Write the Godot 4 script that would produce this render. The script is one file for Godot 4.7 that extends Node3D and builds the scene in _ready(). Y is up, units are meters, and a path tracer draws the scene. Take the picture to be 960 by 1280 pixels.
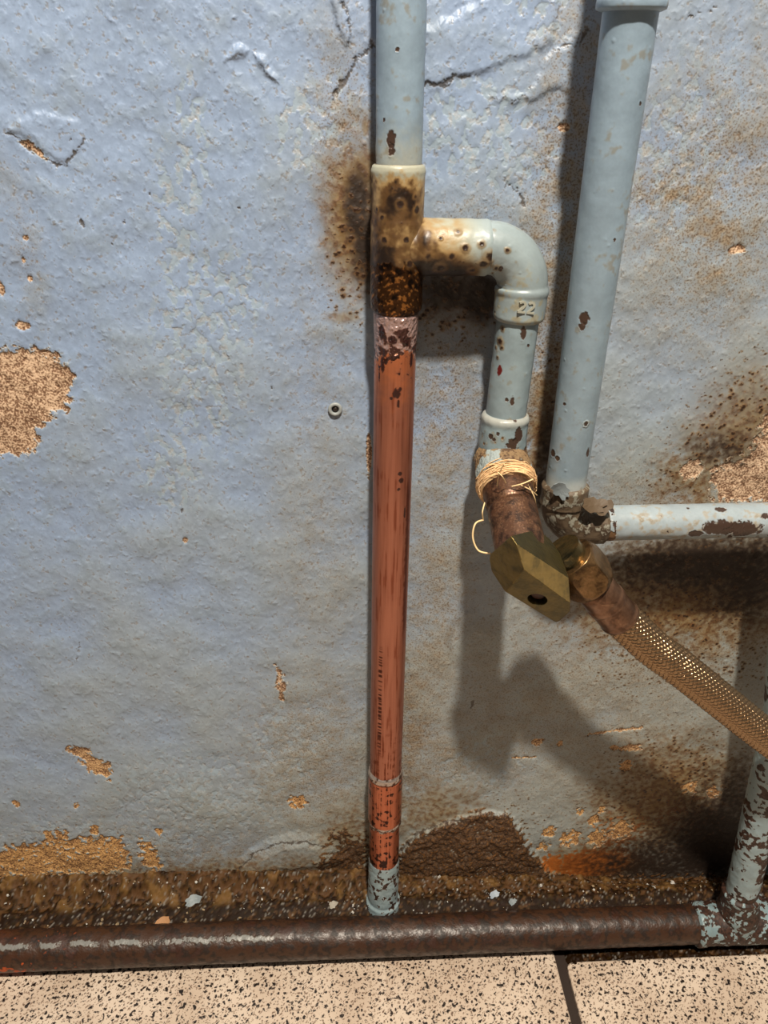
extends Node3D
# A corner of an old painted wall: soldered and threaded water pipes, an angle valve with a braided hose, a rusty pipe along the floor.
# Metres, y up. The wall's face is z = 0, the floor is y = 0. Positions on the wall map are millimetres.

const PW := 2048
const PH := 1638
const WX := 450.0
const WH := 720.0
var lay := {}
var n_big: FastNoiseLite
var n_mid: FastNoiseLite
var n_wob: FastNoiseLite
var n_flk: FastNoiseLite
var n_fin: FastNoiseLite
var n_cel: FastNoiseLite
var n_dot: FastNoiseLite
var n_str: FastNoiseLite
var wall_alb: Array = []
var wall_orm: Array = []
var wall_hgt: Array = []
var wall_id: Array = []
var jobs: Array = []
var spots := {}

func _ready():
	# ---------------------------------------------------------------- camera, light, exposure
	var cam := Camera3D.new()
	cam.name = "camera"
	cam.fov = 67.26
	cam.near = 0.02
	cam.transform = Transform3D(Basis(Vector3(0.9987, 0.0133, 0.0500), Vector3(0.0111, 0.8886, -0.4586), Vector3(-0.0505, 0.4586, 0.8872)).orthonormalized(), Vector3(-0.0272, 0.5930, 0.4296))
	add_child(cam)
	cam.current = true
	var we := WorldEnvironment.new()
	we.name = "world"
	var env := Environment.new()
	env.background_mode = Environment.BG_COLOR
	env.background_color = Color(0.02, 0.02, 0.02)
	env.tonemap_mode = Environment.TONE_MAPPER_LINEAR
	env.tonemap_exposure = 1.0
	env.sdfgi_enabled = true
	env.ssao_enabled = true
	env.ssil_enabled = true
	we.environment = env
	add_child(we)
	build_lamp(Vector3(0.05, 1.60, 0.66), 3.4)
	# ---------------------------------------------------------------- materials and the painted maps
	make_noises()
	mark_wall()
	build_room()
	build_pipes()
	paint_all()
	build_wall()
	build_floor()
	build_small()

# ==================================================================== helpers
func meta(o: Node, label := "", category := "", group := "", kind := "") -> Node:
	if label: o.set_meta("label", label)
	if category: o.set_meta("category", category)
	if group: o.set_meta("group", group)
	if kind: o.set_meta("kind", kind)
	return o

func thing(called: String, at: Vector3, label: String, category: String, group := "") -> Node3D:
	var o := Node3D.new()
	o.name = called
	o.position = at
	add_child(o, true)
	meta(o, label, category, group)
	return o

func put(called: String, mesh: Mesh, mat: Material, parent: Node3D) -> MeshInstance3D:
	# the mesh is in world coordinates; the parent may stand anywhere (it is only moved, never turned)
	var o := MeshInstance3D.new()
	o.name = called
	o.mesh = mesh
	if mat: o.material_override = mat
	parent.add_child(o, true)
	if parent != self:
		o.position = -parent.position
	return o

func noise(kind: int, freq: float, octaves: int, seed_: int) -> FastNoiseLite:
	var n := FastNoiseLite.new()
	n.noise_type = kind
	n.frequency = freq
	n.seed = seed_
	n.fractal_type = FastNoiseLite.FRACTAL_FBM if octaves > 1 else FastNoiseLite.FRACTAL_NONE
	n.fractal_octaves = octaves
	return n

func make_noises():
	n_big = noise(FastNoiseLite.TYPE_SIMPLEX_SMOOTH, 1.0 / 80.0, 3, 11)
	n_mid = noise(FastNoiseLite.TYPE_SIMPLEX_SMOOTH, 1.0 / 22.0, 4, 12)
	n_wob = noise(FastNoiseLite.TYPE_SIMPLEX, 1.0 / 7.0, 4, 13)
	n_flk = noise(FastNoiseLite.TYPE_SIMPLEX, 1.0 / 9.0, 3, 14)
	n_fin = noise(FastNoiseLite.TYPE_SIMPLEX, 1.0 / 1.8, 2, 15)
	n_str = noise(FastNoiseLite.TYPE_SIMPLEX, 1.0 / 3.0, 3, 18)
	n_cel = noise(FastNoiseLite.TYPE_CELLULAR, 1.0 / 6.5, 1, 16)
	n_cel.cellular_return_type = FastNoiseLite.RETURN_DISTANCE
	n_dot = noise(FastNoiseLite.TYPE_CELLULAR, 1.0 / 4.2, 1, 17)
	n_dot.cellular_return_type = FastNoiseLite.RETURN_DISTANCE

# ---- stamps on the wall's mask layers (millimetres) ----
func box_px(x0: float, x1: float, y0: float, y1: float) -> Array:
	var k := PW / (2.0 * WX)
	return [clampi(int((x0 + WX) * k), 0, PW - 1), clampi(int((x1 + WX) * k) + 1, 0, PW - 1), clampi(int((WH - y1) * PH / WH), 0, PH - 1), clampi(int((WH - y0) * PH / WH) + 1, 0, PH - 1)]

func blob(layer: String, cx: float, cy: float, rx: float, ry: float, amt := 1.0, soft := 0.6):
	var a: PackedFloat32Array = lay[layer]
	lay[layer] = null
	var b := box_px(cx - rx * 1.4, cx + rx * 1.4, cy - ry * 1.4, cy + ry * 1.4)
	for j in range(b[2], b[3] + 1):
		var dy := (WH - (j + 0.5) * WH / PH - cy) / ry
		for i in range(b[0], b[1] + 1):
			var dx := ((i + 0.5) * 2.0 * WX / PW - WX - cx) / rx
			var v := amt * (1.0 - smoothstep(1.0 - soft, 1.0 + soft * 0.6, sqrt(dx * dx + dy * dy)))
			var at: int = j * PW + i
			if v > a[at]: a[at] = v
	lay[layer] = a

func poly(layer: String, pts: Array, soft: float, amt := 1.0):
	var a: PackedFloat32Array = lay[layer]
	lay[layer] = null
	var p := PackedVector2Array(pts)
	var lo := p[0]
	var hi := p[0]
	for q in p:
		lo = lo.min(q)
		hi = hi.max(q)
	var b := box_px(lo.x - soft, hi.x + soft, lo.y - soft, hi.y + soft)
	var n := p.size()
	for j in range(b[2], b[3] + 1):
		var y := WH - (j + 0.5) * WH / PH
		for i in range(b[0], b[1] + 1):
			var q := Vector2((i + 0.5) * 2.0 * WX / PW - WX, y)
			var d := 1e9
			var inside := false
			for k in n:
				var u := p[k]
				var w := p[(k + 1) % n]
				var e := w - u
				var g := q - u
				var t := clampf(g.dot(e) / maxf(e.length_squared(), 1e-6), 0.0, 1.0)
				d = minf(d, (g - e * t).length_squared())
				if (u.y > q.y) != (w.y > q.y) and q.x < (w.x - u.x) * (q.y - u.y) / (w.y - u.y) + u.x:
					inside = not inside
			d = sqrt(d) * (1.0 if inside else -1.0)
			var v := amt * clampf(0.5 + 0.5 * d / soft, 0.0, 1.0)
			var at: int = j * PW + i
			if absf(v) > absf(a[at]): a[at] = v
	lay[layer] = a

func stroke(layer: String, pts: Array, width: float, amt := 1.0):
	var a: PackedFloat32Array = lay[layer]
	lay[layer] = null
	for k in pts.size() - 1:
		var u: Vector2 = pts[k]
		var w: Vector2 = pts[k + 1]
		var e := w - u
		var b := box_px(minf(u.x, w.x) - width, maxf(u.x, w.x) + width, minf(u.y, w.y) - width, maxf(u.y, w.y) + width)
		for j in range(b[2], b[3] + 1):
			var y := WH - (j + 0.5) * WH / PH
			for i in range(b[0], b[1] + 1):
				var g := Vector2((i + 0.5) * 2.0 * WX / PW - WX, y) - u
				var t := clampf(g.dot(e) / maxf(e.length_squared(), 1e-6), 0.0, 1.0)
				var v := amt * clampf(1.0 - (g - e * t).length() / width, 0.0, 1.0)
				var at: int = j * PW + i
				if absf(v) > absf(a[at]): a[at] = v
	lay[layer] = a

func mark_wall():
	for l in ["peel", "burn", "ochre", "rust", "tan", "spk", "lift", "crack", "damp", "flake"]:
		var a := PackedFloat32Array()
		a.resize(PW * PH)
		lay[l] = a
	# bare plaster where the paint has come away
	poly("peel", [Vector2(-234.4,473.4), Vector2(-212.6,474.3), Vector2(-201.6,475.2), Vector2(-190.2,473.4), Vector2(-185.1,467.9), Vector2(-179.9,459.6), Vector2(-181.9,450.2), Vector2(-186.3,440.6), Vector2(-198.4,433.4), Vector2(-205.2,428.5), Vector2(-206.2,415.9), Vector2(-216.1,412.4), Vector2(-248.6,411.1)], 5.0)
	poly("peel", [Vector2(-319.7,73.6), Vector2(-281.4,80.9), Vector2(-257.2,85.2), Vector2(-251.1,95.6), Vector2(-245.1,84.6), Vector2(-206.5,86.4), Vector2(-201.4,50.9), Vector2(-225.2,44.4), Vector2(-269.9,42.9), Vector2(-328.0,36.3)], 7.0, 0.92)
	poly("peel", [Vector2(-191.0,82.0), Vector2(-184.2,76.2), Vector2(-176.1,49.6), Vector2(-185.6,44.3), Vector2(-193.0,61.8)], 5.0)
	poly("peel", [Vector2(-231.0,180.5), Vector2(-216.3,179.2), Vector2(-202.0,159.6), Vector2(-205.9,149.2), Vector2(-218.7,157.1)], 4.5)
	poly("peel", [Vector2(-187.8,579.9), Vector2(-181.0,578.9), Vector2(-173.1,571.5), Vector2(-175.0,570.0), Vector2(-182.3,576.4)], 2.2)
	poly("peel", [Vector2(-77.4,251.7), Vector2(-72.7,247.3), Vector2(-70.4,235.2), Vector2(-73.4,220.0), Vector2(-76.8,231.8)], 3.4, 0.85)
	poly("peel", [Vector2(254.9,433.5), Vector2(228.2,430.6), Vector2(225.2,411.6), Vector2(219.3,404.1), Vector2(205.7,403.2), Vector2(202.2,395.5), Vector2(208.4,376.4), Vector2(271.8,372.2)], 7.0, 0.9)
	blob("peel", 189.8,398.4,7.7,7.8)
	blob("peel", -202.1,488.0,3.9,2.7)
	for e in [[-191.4,533.8,2.0,1.6], [-194.4,522.6,1.6,1.7], [-193.5,512.8,1.7,1.7], [-209.8,508.1,2.5,3.8], [133.4,171.6,3.7,3.3], [116.0,173.8,5.5,4.1], [175.9,166.9,5.0,3.3], [188.6,165.6,10.0,4.2], [187.7,147.4,7.6,6.0], [158.4,98.0,3.9,4.6], [175.9,99.1,3.9,4.6], [171.0,87.4,4.6,6.5], [135.6,76.1,6.0,7.6], [153.7,68.7,10.1,10.5], [176.4,67.6,9.4,11.5], [195.2,76.2,10.1,13.4], [133.5,59.2,7.4,5.8], [-128.0,352.6,2.0,2.3], [-278.3,126.3,2.9,4.3], [-260.2,88.9,4.9,8.1], [-224.9,95.3,3.7,7.2], [-175.7,90.4,3.7,5.4], [-234.5,121.9,3.0,3.4], [243.7,121.2,7.9,9.0], [265.0,115.9,7.3,7.3], [-66.4,119.1,8.6,7.8], [-12.4,409.2,1.9,15.8], [188.8,530.1,5.4,2.6], [85.9,588.3,3.7,2.2]]:
		blob("peel", e[0], e[1], e[2], e[3], 0.86)
	stroke("peel", [Vector2(154.4,179.7), Vector2(171.6,183.1), Vector2(193.9,185.6)], 2.6, 0.95)
	stroke("peel", [Vector2(97.9,158.2), Vector2(120.1,158.2)], 1.5, 0.8)
	poly("flake", [Vector2(49.8,648.1), Vector2(87.6,648.8), Vector2(76.4,630.8), Vector2(68.0,626.0)], 9.0, 1.0)
	# thick scab of damp plaster left of the corner, wet foot of the wall
	poly("damp", [Vector2(12.6,57.4), Vector2(27.0,79.2), Vector2(52.2,92.7), Vector2(77.2,103.3), Vector2(99.4,98.8), Vector2(111.2,82.8), Vector2(121.6,57.8), Vector2(139.2,31.6), Vector2(154.7,16.7), Vector2(161.1,-36.4), Vector2(14.4,-27.8)], 5.0)
	poly("damp", [Vector2(-346.2,39.2), Vector2(-245.7,35.8), Vector2(-200.1,41.2), Vector2(-155.9,33.0), Vector2(-116.6,36.9), Vector2(-96.9,39.7), Vector2(-52.3,41.4), Vector2(-34.7,82.1), Vector2(-14.2,77.4), Vector2(-10.2,47.0), Vector2(14.6,57.3), Vector2(155.2,12.6), Vector2(221.4,15.2), Vector2(378.4,9.1), Vector2(457.3,-273.6), Vector2(-403.6,-202.3)], 13.0)
	poly("lift", [Vector2(12.6,57.4), Vector2(27.0,79.2), Vector2(52.2,92.7), Vector2(77.2,103.3), Vector2(99.4,98.8), Vector2(111.2,82.8), Vector2(121.6,57.8), Vector2(139.2,31.6), Vector2(154.7,16.7), Vector2(165.2,-70.2), Vector2(15.2,-60.8)], 2.5, 2.4)
	# blistered grey swelling beside it
	poly("lift", [Vector2(-117.8,38.9), Vector2(-103.3,61.2), Vector2(-85.3,75.2), Vector2(-65.3,79.8), Vector2(-47.0,73.4), Vector2(-37.7,52.2), Vector2(-51.0,41.3), Vector2(-97.0,37.8)], 8.0, 3.0)
	stroke("crack", [Vector2(-118.9,40.9), Vector2(-103.2,63.0), Vector2(-84.7,74.3), Vector2(-62.9,76.0), Vector2(-46.5,69.7)], 1.8, 1.0)
	stroke("crack", [Vector2(14.5,60.1), Vector2(28.2,81.0), Vector2(52.1,93.6), Vector2(68.1,94.7)], 2.0, 1.0)
	# lifted sheets of paint: their lower edges stand proud and throw shadow
	poly("lift", [Vector2(13.0,628.4), Vector2(53.5,648.2), Vector2(76.2,648.6), Vector2(75.1,625.5), Vector2(62.0,619.3), Vector2(56.3,617.9), Vector2(37.2,610.8), Vector2(27.8,609.0), Vector2(17.8,605.0), Vector2(13.0,605.6)], 1.6, 0.9)
	poly("lift", [Vector2(45.8,601.3), Vector2(65.6,603.0), Vector2(75.5,622.2), Vector2(93.6,633.0), Vector2(98.8,595.7), Vector2(81.3,606.0), Vector2(70.6,601.6), Vector2(61.2,599.4)], 1.2, 0.7)
	poly("lift", [Vector2(-68.7,618.5), Vector2(-63.5,616.6), Vector2(-57.9,608.0), Vector2(-57.2,606.0), Vector2(-61.7,608.6)], 1.0, 1.0)
	poly("lift", [Vector2(-82.6,615.3), Vector2(-76.1,621.0), Vector2(-71.7,619.7), Vector2(-72.6,617.1)], 1.0, 0.9)
	poly("lift", [Vector2(-32.4,643.4), Vector2(-27.2,643.5), Vector2(-22.1,626.5), Vector2(-23.7,622.5), Vector2(-27.4,628.9)], 1.0, 0.9)
	poly("lift", [Vector2(-190.2,583.1), Vector2(-180.4,582.1), Vector2(-171.3,572.9), Vector2(-163.4,568.7), Vector2(-153.8,579.6), Vector2(-156.2,588.8), Vector2(-177.0,591.9)], 1.0, 0.55)
	stroke("crack", [Vector2(-190.4,582.0), Vector2(-185.6,579.2), Vector2(-174.0,570.7), Vector2(-165.2,567.5), Vector2(-153.7,580.3)], 1.2, 0.9)
	stroke("crack", [Vector2(-30.9,599.5), Vector2(-25.4,606.4), Vector2(-20.7,615.3), Vector2(-11.4,622.7)], 1.8, 1.0)
	stroke("crack", [Vector2(14.6,605.7), Vector2(24.0,607.2), Vector2(28.6,609.6), Vector2(35.6,610.1)], 2.0, 1.0)
	stroke("crack", [Vector2(-25.0,640.4), Vector2(-22.1,627.7), Vector2(-22.9,620.6)], 1.2, 0.7)
	stroke("crack", [Vector2(58.0,561.9), Vector2(65.1,557.4), Vector2(69.1,551.2)], 1.4, 0.9)
	stroke("crack", [Vector2(75.5,622.2), Vector2(86.8,625.7), Vector2(92.5,629.7)], 1.4, 0.9)
	stroke("crack", [Vector2(45.7,602.0), Vector2(61.9,600.1), Vector2(69.8,609.2)], 1.1, 0.6)
	stroke("crack", [Vector2(140.6,637.1), Vector2(151.2,639.3), Vector2(155.0,643.2)], 1.0, 0.6)
	stroke("crack", [Vector2(-206.0,289.8), Vector2(-206.0,276.7), Vector2(-211.7,255.2)], 0.9, 0.4)
	stroke("crack", [Vector2(-94.1,377.7), Vector2(-77.0,383.0)], 0.9, 0.4)
	# zones of flaking top coat
	for e in [[-113.4,533.1,10.8,44.4], [-107.9,468.7,26.9,51.1], [-131.2,399.7,19.1,26.6], [-101.4,578.8,8.7,32.7], [-45.5,586.6,15.9,21.4], [-29.6,586.9,10.4,25.0], [-91.6,504.3,21.6,25.8], [42.7,587.8,36.6,21.7], [60.3,573.3,24.9,15.0], [-226.9,74.6,100.1,37.0], [-140.8,124.0,73.3,51.5], [-71.2,178.8,35.4,47.3], [73.9,149.2,37.4,33.5], [148.1,574.3,29.7,46.1]]:
		blob("flake", e[0], e[1], e[2], e[3], 0.75, 0.9)
	# soot and scorched paint round the soldered tee
	blob("ochre", -20.2,543.7,17.7,39.6, 1.0, 0.8)
	blob("ochre", -16.8,563.1,11.5,18.9, 0.9, 0.8)
	blob("burn", -18.9,548.9,7.1,19.6, 1.0, 0.8)
	blob("burn", -13.4,529.7,8.6,24.5, 0.9, 0.8)
	blob("burn", -20.1,553.5,5.0,13.1, 0.95, 0.8)
	blob("burn", 32.9,508.1,26.6,12.9, 0.75, 0.9)
	blob("burn", 48.7,504.7,11.6,14.8, 1.0, 0.9)
	blob("spk", -21.9,525.6,15.4,41.3, 0.9, 0.7)
	blob("spk", 31.3,495.9,31.5,26.6, 0.8, 0.9)
	blob("ochre", 31.2,498.1,31.4,22.0, 0.35, 0.9)
	blob("ochre", -26.6,493.1,9.8,3.5, 0.5, 0.9)
	blob("ochre", -14.8,587.0,2.4,5.0, 0.7, 0.8)
	# worn, browned paint
	for e in [[87.0,522.0,20.3,129.5, 0.85], [94.2,459.0,18.9,82.9, 1.0], [34.5,434.6,28.8,65.7, 0.55], [33.4,297.5,27.3,159.3, 0.55], [17.6,183.6,29.9,87.0, 0.9], [-48.2,153.8,54.6,107.5, 0.5], [174.3,551.2,52.7,78.0, 0.6], [146.8,558.9,25.9,11.9, 1.0], [177.0,539.1,22.2,14.2, 1.0], [184.3,516.0,18.2,8.8, 0.8], [-25.7,579.7,18.5,58.4, 0.5], [-40.8,454.5,23.1,106.5, 0.22], [-43.7,336.5,31.1,121.9, 0.25], [128.7,210.9,157.9,123.8, 0.42], [48.8,158.4,24.6,32.9, 0.6], [-179.4,53.6,214.5,57.2, 0.35], [205.0,280.5,80.8,76.7, 0.7], [187.9,368.6,74.4,47.4, 0.5], [46.3,538.2,25.8,24.3, 0.4], [-192.5,532.6,9.8,40.5, 0.25]]:
		blob("tan", e[0], e[1], e[2], e[3], e[4], 0.95)
	# rusty damp right of the valve and in the lower corner, plus dark patches
	for e in [[92.3,424.1,8.3,41.6, 0.75], [217.4,423.4,35.4,37.7, 0.7], [197.9,396.7,31.0,28.2, 0.6], [206.1,303.8,84.9,46.8, 0.85], [225.2,108.7,59.7,64.2, 0.9], [177.6,30.6,48.6,40.6, 0.9], [-24.6,64.9,26.0,47.1, 0.6], [-247.0,28.1,129.4,29.7, 0.8], [-98.0,20.0,134.1,36.0, 0.8], [42.3,98.6,38.6,36.1, 0.5], [217.5,443.9,14.8,25.9, 0.5]]:
		blob("ochre", e[0], e[1], e[2], e[3], e[4], 0.9)
	for e in [[212.0,329.2,60.8,21.7, 1.0], [247.3,319.1,33.6,34.2, 0.9], [276.0,55.3,48.7,70.2, 1.0], [232.3,32.8,63.2,40.9, 0.8], [95.5,413.7,4.9,31.9, 0.6], [95.4,386.6,5.1,13.4, 0.8], [283.6,97.2,17.5,56.7, 0.7], [204.6,412.9,20.3,10.9, 0.5]]:  # dark brown patches, the widest just below the branch pipe
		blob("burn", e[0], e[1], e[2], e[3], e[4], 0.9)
	for e in [[203.7,287.3,86.1,75.7, 0.75], [217.4,423.4,40.4,48.5, 1.0], [188.7,391.2,31.1,22.7, 0.6], [230.1,117.3,72.7,72.6, 0.9], [94.8,454.2,11.4,68.8, 0.5], [104.3,86.8,39.4,46.3, 0.5], [257.5,251.4,35.7,44.4, 0.7]]:
		blob("spk", e[0], e[1], e[2], e[3], e[4], 0.95)
	for e in [[180.3,35.5,42.9,20.2, 1.0], [142.6,37.4,16.4,14.0, 0.8], [192.3,68.8,27.1,25.1, 0.5], [218.7,390.9,11.4,11.5, 0.4], [248.7,89.5,33.7,28.4, 0.35]]:
		blob("rust", e[0], e[1], e[2], e[3], e[4], 0.9)
	# small holes
	for e in [[-160.8,541.1,1.4,1.6], [-139.9,542.4,0.7,0.7], [-125.2,555.3,0.6,0.6], [-161.4,580.6,0.6,0.6], [-147.7,530.9,0.6,0.6], [-68.4,452.7,0.8,0.9], [-127.8,373.6,1.0,1.1], [-79.8,549.1,0.7,0.6], [63.5,212.9,1.4,3.0]]:
		blob("crack", e[0], e[1], e[2], e[3], 1.8, 0.35)

func wall_band(b: int):
	var rows := PH / 26
	var alb := PackedByteArray()
	var orm := PackedByteArray()
	var hgt := PackedFloat32Array()
	var ids := PackedByteArray()
	alb.resize(PW * rows * 3)
	orm.resize(PW * rows * 3)
	hgt.resize(PW * rows)
	ids.resize(PW * rows)
	var l_peel: PackedFloat32Array = lay.peel
	var l_burn: PackedFloat32Array = lay.burn
	var l_ochre: PackedFloat32Array = lay.ochre
	var l_rust: PackedFloat32Array = lay.rust
	var l_tan: PackedFloat32Array = lay.tan
	var l_spk: PackedFloat32Array = lay.spk
	var l_lift: PackedFloat32Array = lay.lift
	var l_crack: PackedFloat32Array = lay.crack
	var l_damp: PackedFloat32Array = lay.damp
	var l_flake: PackedFloat32Array = lay.flake
	var n0: FastNoiseLite = n_big.duplicate()
	var n1: FastNoiseLite = n_mid.duplicate()
	var n2: FastNoiseLite = n_wob.duplicate()
	var n3: FastNoiseLite = n_fin.duplicate()
	var n4: FastNoiseLite = n_flk.duplicate()
	var n5: FastNoiseLite = n_cel.duplicate()
	var n6: FastNoiseLite = n_dot.duplicate()
	var n7: FastNoiseLite = n_str.duplicate()
	var k := 0
	for jj in rows:
		var j := b * rows + jj
		var y := WH - (j + 0.5) * WH / PH
		for i in PW:
			var at := j * PW + i
			var x := (i + 0.5) * 2.0 * WX / PW - WX
			var big := n0.get_noise_2d(x, y)
			var mid := n1.get_noise_2d(x, y)
			var wob := n2.get_noise_2d(x, y)
			var fin := n3.get_noise_2d(x, y)
			var flk := n4.get_noise_2d(x, y * 0.8)
			# the coat: cool left-hand light painted in as blue, greyer towards pipes and floor
			var g := clampf(0.38 + x / 560.0 - (y - 400.0) / 520.0 + big * 0.40, 0.0, 1.0)
			var c := Color(0.535, 0.610, 0.725).lerp(Color(0.575, 0.600, 0.595), g)
			c = c.lerp(Color(0.50, 0.55, 0.58), clampf(mid * 0.5, 0.0, 0.3))
			c = c * (1.0 + fin * 0.02 + wob * 0.05)
			var rough := 0.50 + mid * 0.12
			var h := big * 1.2 + mid * 0.26 + wob * 0.060 + fin * 0.006
			# drops and pimples in the paint
			var cel := n5.get_noise_2d(x + wob * 3.0, y) + 1.0
			var gate := smoothstep(-0.15, 0.35, n1.get_noise_2d(x * 1.7 + 300.0, y * 1.7))
			h += 0.30 * smoothstep(0.20, 0.04, cel) * gate
			var cel2 := n5.get_noise_2d(x * 2.6 + 900.0, y * 2.6 + fin) + 1.0
			h += 0.15 * smoothstep(0.30, 0.10, cel2) * smoothstep(-0.25, 0.3, wob)
			var pit := smoothstep(0.50, 0.64, wob + fin * 0.30 + (l_flake[at] + l_tan[at]) * 0.12)
			h -= 0.20 * pit
			c = c.lerp(Color(0.44, 0.42, 0.40), pit * 0.45)
			# flaking top coat
			var fz := l_flake[at]
			var ft := flk + fz * 0.34 - 0.30
			var f := smoothstep(0.0, 0.035, ft) * clampf(fz * 2.5, 0.0, 1.0)
			if f > 0.0:
				c = c.lerp(Color(0.575, 0.640, 0.690).lerp(Color(0.62, 0.645, 0.665), smoothstep(0.1, 0.3, wob)), f * 0.7)
				h -= 0.26 * f
			var f2 := smoothstep(0.34, 0.38, flk + mid * 0.3)
			h += 0.13 * f2
			# wear
			var tn := clampf(l_tan[at] * (0.62 + mid * 0.9 + wob * 0.5), 0.0, 1.0)
			c = c.lerp(Color(0.545, 0.475, 0.385), tn * 0.85)
			var dirt := smoothstep(0.46, 0.70, fin + tn * 0.22 + l_tan[at] * 0.14)
			c = c.lerp(Color(0.30, 0.22, 0.15), dirt * 0.55 * minf(1.0, l_tan[at] * 2.0))
			var warped := clampi(at + int(mid * 4.0 + wob * 3.5) + PW * int(flk * 5.0), 0, PW * PH - 1)
			h += l_lift[warped]
			# stains
			var calm := 0.35 if y > 420.0 else 0.75
			var oc := clampf(l_ochre[at] * 1.1 + (wob * 0.5 + mid * 0.45) * calm * minf(1.0, l_ochre[at] * 3.0), 0.0, 1.0)
			if oc > 0.004: c = c.lerp(Color(0.46, 0.34, 0.17).lerp(Color(0.36, 0.23, 0.11), smoothstep(-0.1, 0.3, wob)), oc * 0.85)
			var ru := smoothstep(0.25, 0.6, l_rust[at] + wob * 0.4)
			if ru > 0.0: c = c.lerp(Color(0.66, 0.34, 0.10), ru * 0.85)
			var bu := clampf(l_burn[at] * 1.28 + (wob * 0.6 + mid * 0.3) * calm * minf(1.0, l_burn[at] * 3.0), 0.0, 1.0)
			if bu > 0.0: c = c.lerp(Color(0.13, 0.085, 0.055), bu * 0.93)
			rough = lerpf(rough, 0.62, maxf(oc, bu) * 0.8)
			h += wob * 0.10 * maxf(oc, bu)
			# tar spots and rust blisters
			var sp := l_spk[at]
			if sp > 0.02:
				var dd := n6.get_noise_2d(x + fin * 0.8, y) + 1.0
				var r := (0.08 + 0.26 * smoothstep(-0.2, 0.5, n1.get_noise_2d(x * 2.0, y * 2.0 + 90.0))) * minf(1.0, sp * 1.3)
				var s := smoothstep(r, r * 0.6, dd)
				c = c.lerp(Color(0.46, 0.32, 0.17), smoothstep(r * 2.0, r * 1.1, dd) * 0.5)
				c = c.lerp(Color(0.15, 0.085, 0.05), s * 0.9)
				h += s * 0.3
				rough = lerpf(rough, 0.3, s)
			# bare plaster
			var pl := l_peel[at]
			var pk := pl + (wob * 0.42 + mid * 0.25) * (1.0 + 0.7 * smoothstep(260.0, 90.0, y)) * minf(1.0, pl * 4.0) + fin * 0.10
			if pk > 0.36 and pl > 0.05:
				var m := smoothstep(0.46, 0.52, pk)
				var edge := smoothstep(0.36, 0.44, pk) * (1.0 - m)
				c = c.lerp(Color(0.74, 0.74, 0.70), edge * 0.6)
				h += edge * 0.30
				var warm := smoothstep(260.0, 90.0, y)
				var plas := Color(0.80, 0.69, 0.58).lerp(Color(0.78, 0.60, 0.38), warm)
				var grit := smoothstep(-0.22, 0.36, fin * 0.55 + n7.get_noise_2d(x * 2.0, y * 2.0) * 0.6 + wob * 0.45 + mid * 0.3 - 0.14 * warm)
				plas = plas.lerp(Color(0.37, 0.25, 0.17), grit * 0.85)
				plas = plas.lerp(Color(0.30, 0.19, 0.11), bu * 0.6)
				c = c.lerp(plas, m)
				h -= m * (0.75 + fin * 0.3 + wob * 0.3)
				rough = lerpf(rough, 0.92, m)
				if m > 0.5: ids[k] = 1
			# wet scab and foot of the wall
			var dm := smoothstep(0.40, 0.62, l_damp[at] + (wob * 0.6 + mid * 0.4) * minf(1.0, l_damp[at] * 4.0))
			if dm > 0.0:
				var w := n7.get_noise_2d(x, y)
				var mud := Color(0.33, 0.225, 0.135).lerp(Color(0.19, 0.125, 0.075), smoothstep(-0.3, 0.4, w * 0.6 + wob * 0.8 + fin * 0.2))
				mud = mud.lerp(Color(0.52, 0.34, 0.15), smoothstep(0.28, 0.5, wob + fin * 0.35) * 0.7)
				mud = mud.lerp(Color(0.56, 0.54, 0.50), smoothstep(0.52, 0.62, n3.get_noise_2d(x + 500.0, y)) * 0.5)
				c = c.lerp(mud, dm)
				rough = lerpf(rough, 0.52 + 0.25 * smoothstep(-0.3, 0.3, w), dm)
				h += dm * (wob * 0.7 + mid * 1.0 + w * 0.12 + fin * 0.04)
				if dm > 0.5: ids[k] = 2
			var cr := l_crack[warped]
			if cr > 0.0:
				var cc := smoothstep(0.40, 0.80, cr + fin * 0.22 + wob * 0.45)
				h -= cc * 0.6
				c = c.lerp(Color(0.24, 0.21, 0.19), cc * 0.65)
			alb[k * 3] = clampi(int(c.r * 255.0), 0, 255)
			alb[k * 3 + 1] = clampi(int(c.g * 255.0), 0, 255)
			alb[k * 3 + 2] = clampi(int(c.b * 255.0), 0, 255)
			orm[k * 3] = 255
			orm[k * 3 + 1] = clampi(int(rough * 255.0), 30, 255)
			hgt[k] = h
			k += 1
	wall_alb[b] = alb
	wall_orm[b] = orm
	wall_hgt[b] = hgt
	wall_id[b] = ids

# ==================================================================== sweeps
func dense(pts: Array, step: float) -> PackedVector3Array:
	var out := PackedVector3Array()
	for k in pts.size() - 1:
		var a: Vector3 = pts[k]
		var b: Vector3 = pts[k + 1]
		var n := maxi(1, int(ceil(a.distance_to(b) / step)))
		for i in n:
			out.append(a.lerp(b, float(i) / n))
	out.append(pts[-1])
	return out

func arc(a: Vector3, corner: Vector3, b: Vector3, n: int) -> Array:
	# a quarter-like bend from a to b that is tangent to a-corner and corner-b
	var out := []
	var u := (a - corner).normalized()
	var v := (b - corner).normalized()
	var half := acos(clampf(u.dot(v), -1.0, 1.0)) / 2.0
	var d := a.distance_to(corner)
	var r := d * tan(half)
	var c := corner + (u + v).normalized() * (d / cos(half))
	var e0 := (a - c).normalized()
	var e1 := (b - c).normalized()
	for i in n + 1:
		out.append(c + e0.slerp(e1, float(i) / n) * r)
	return out

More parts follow.
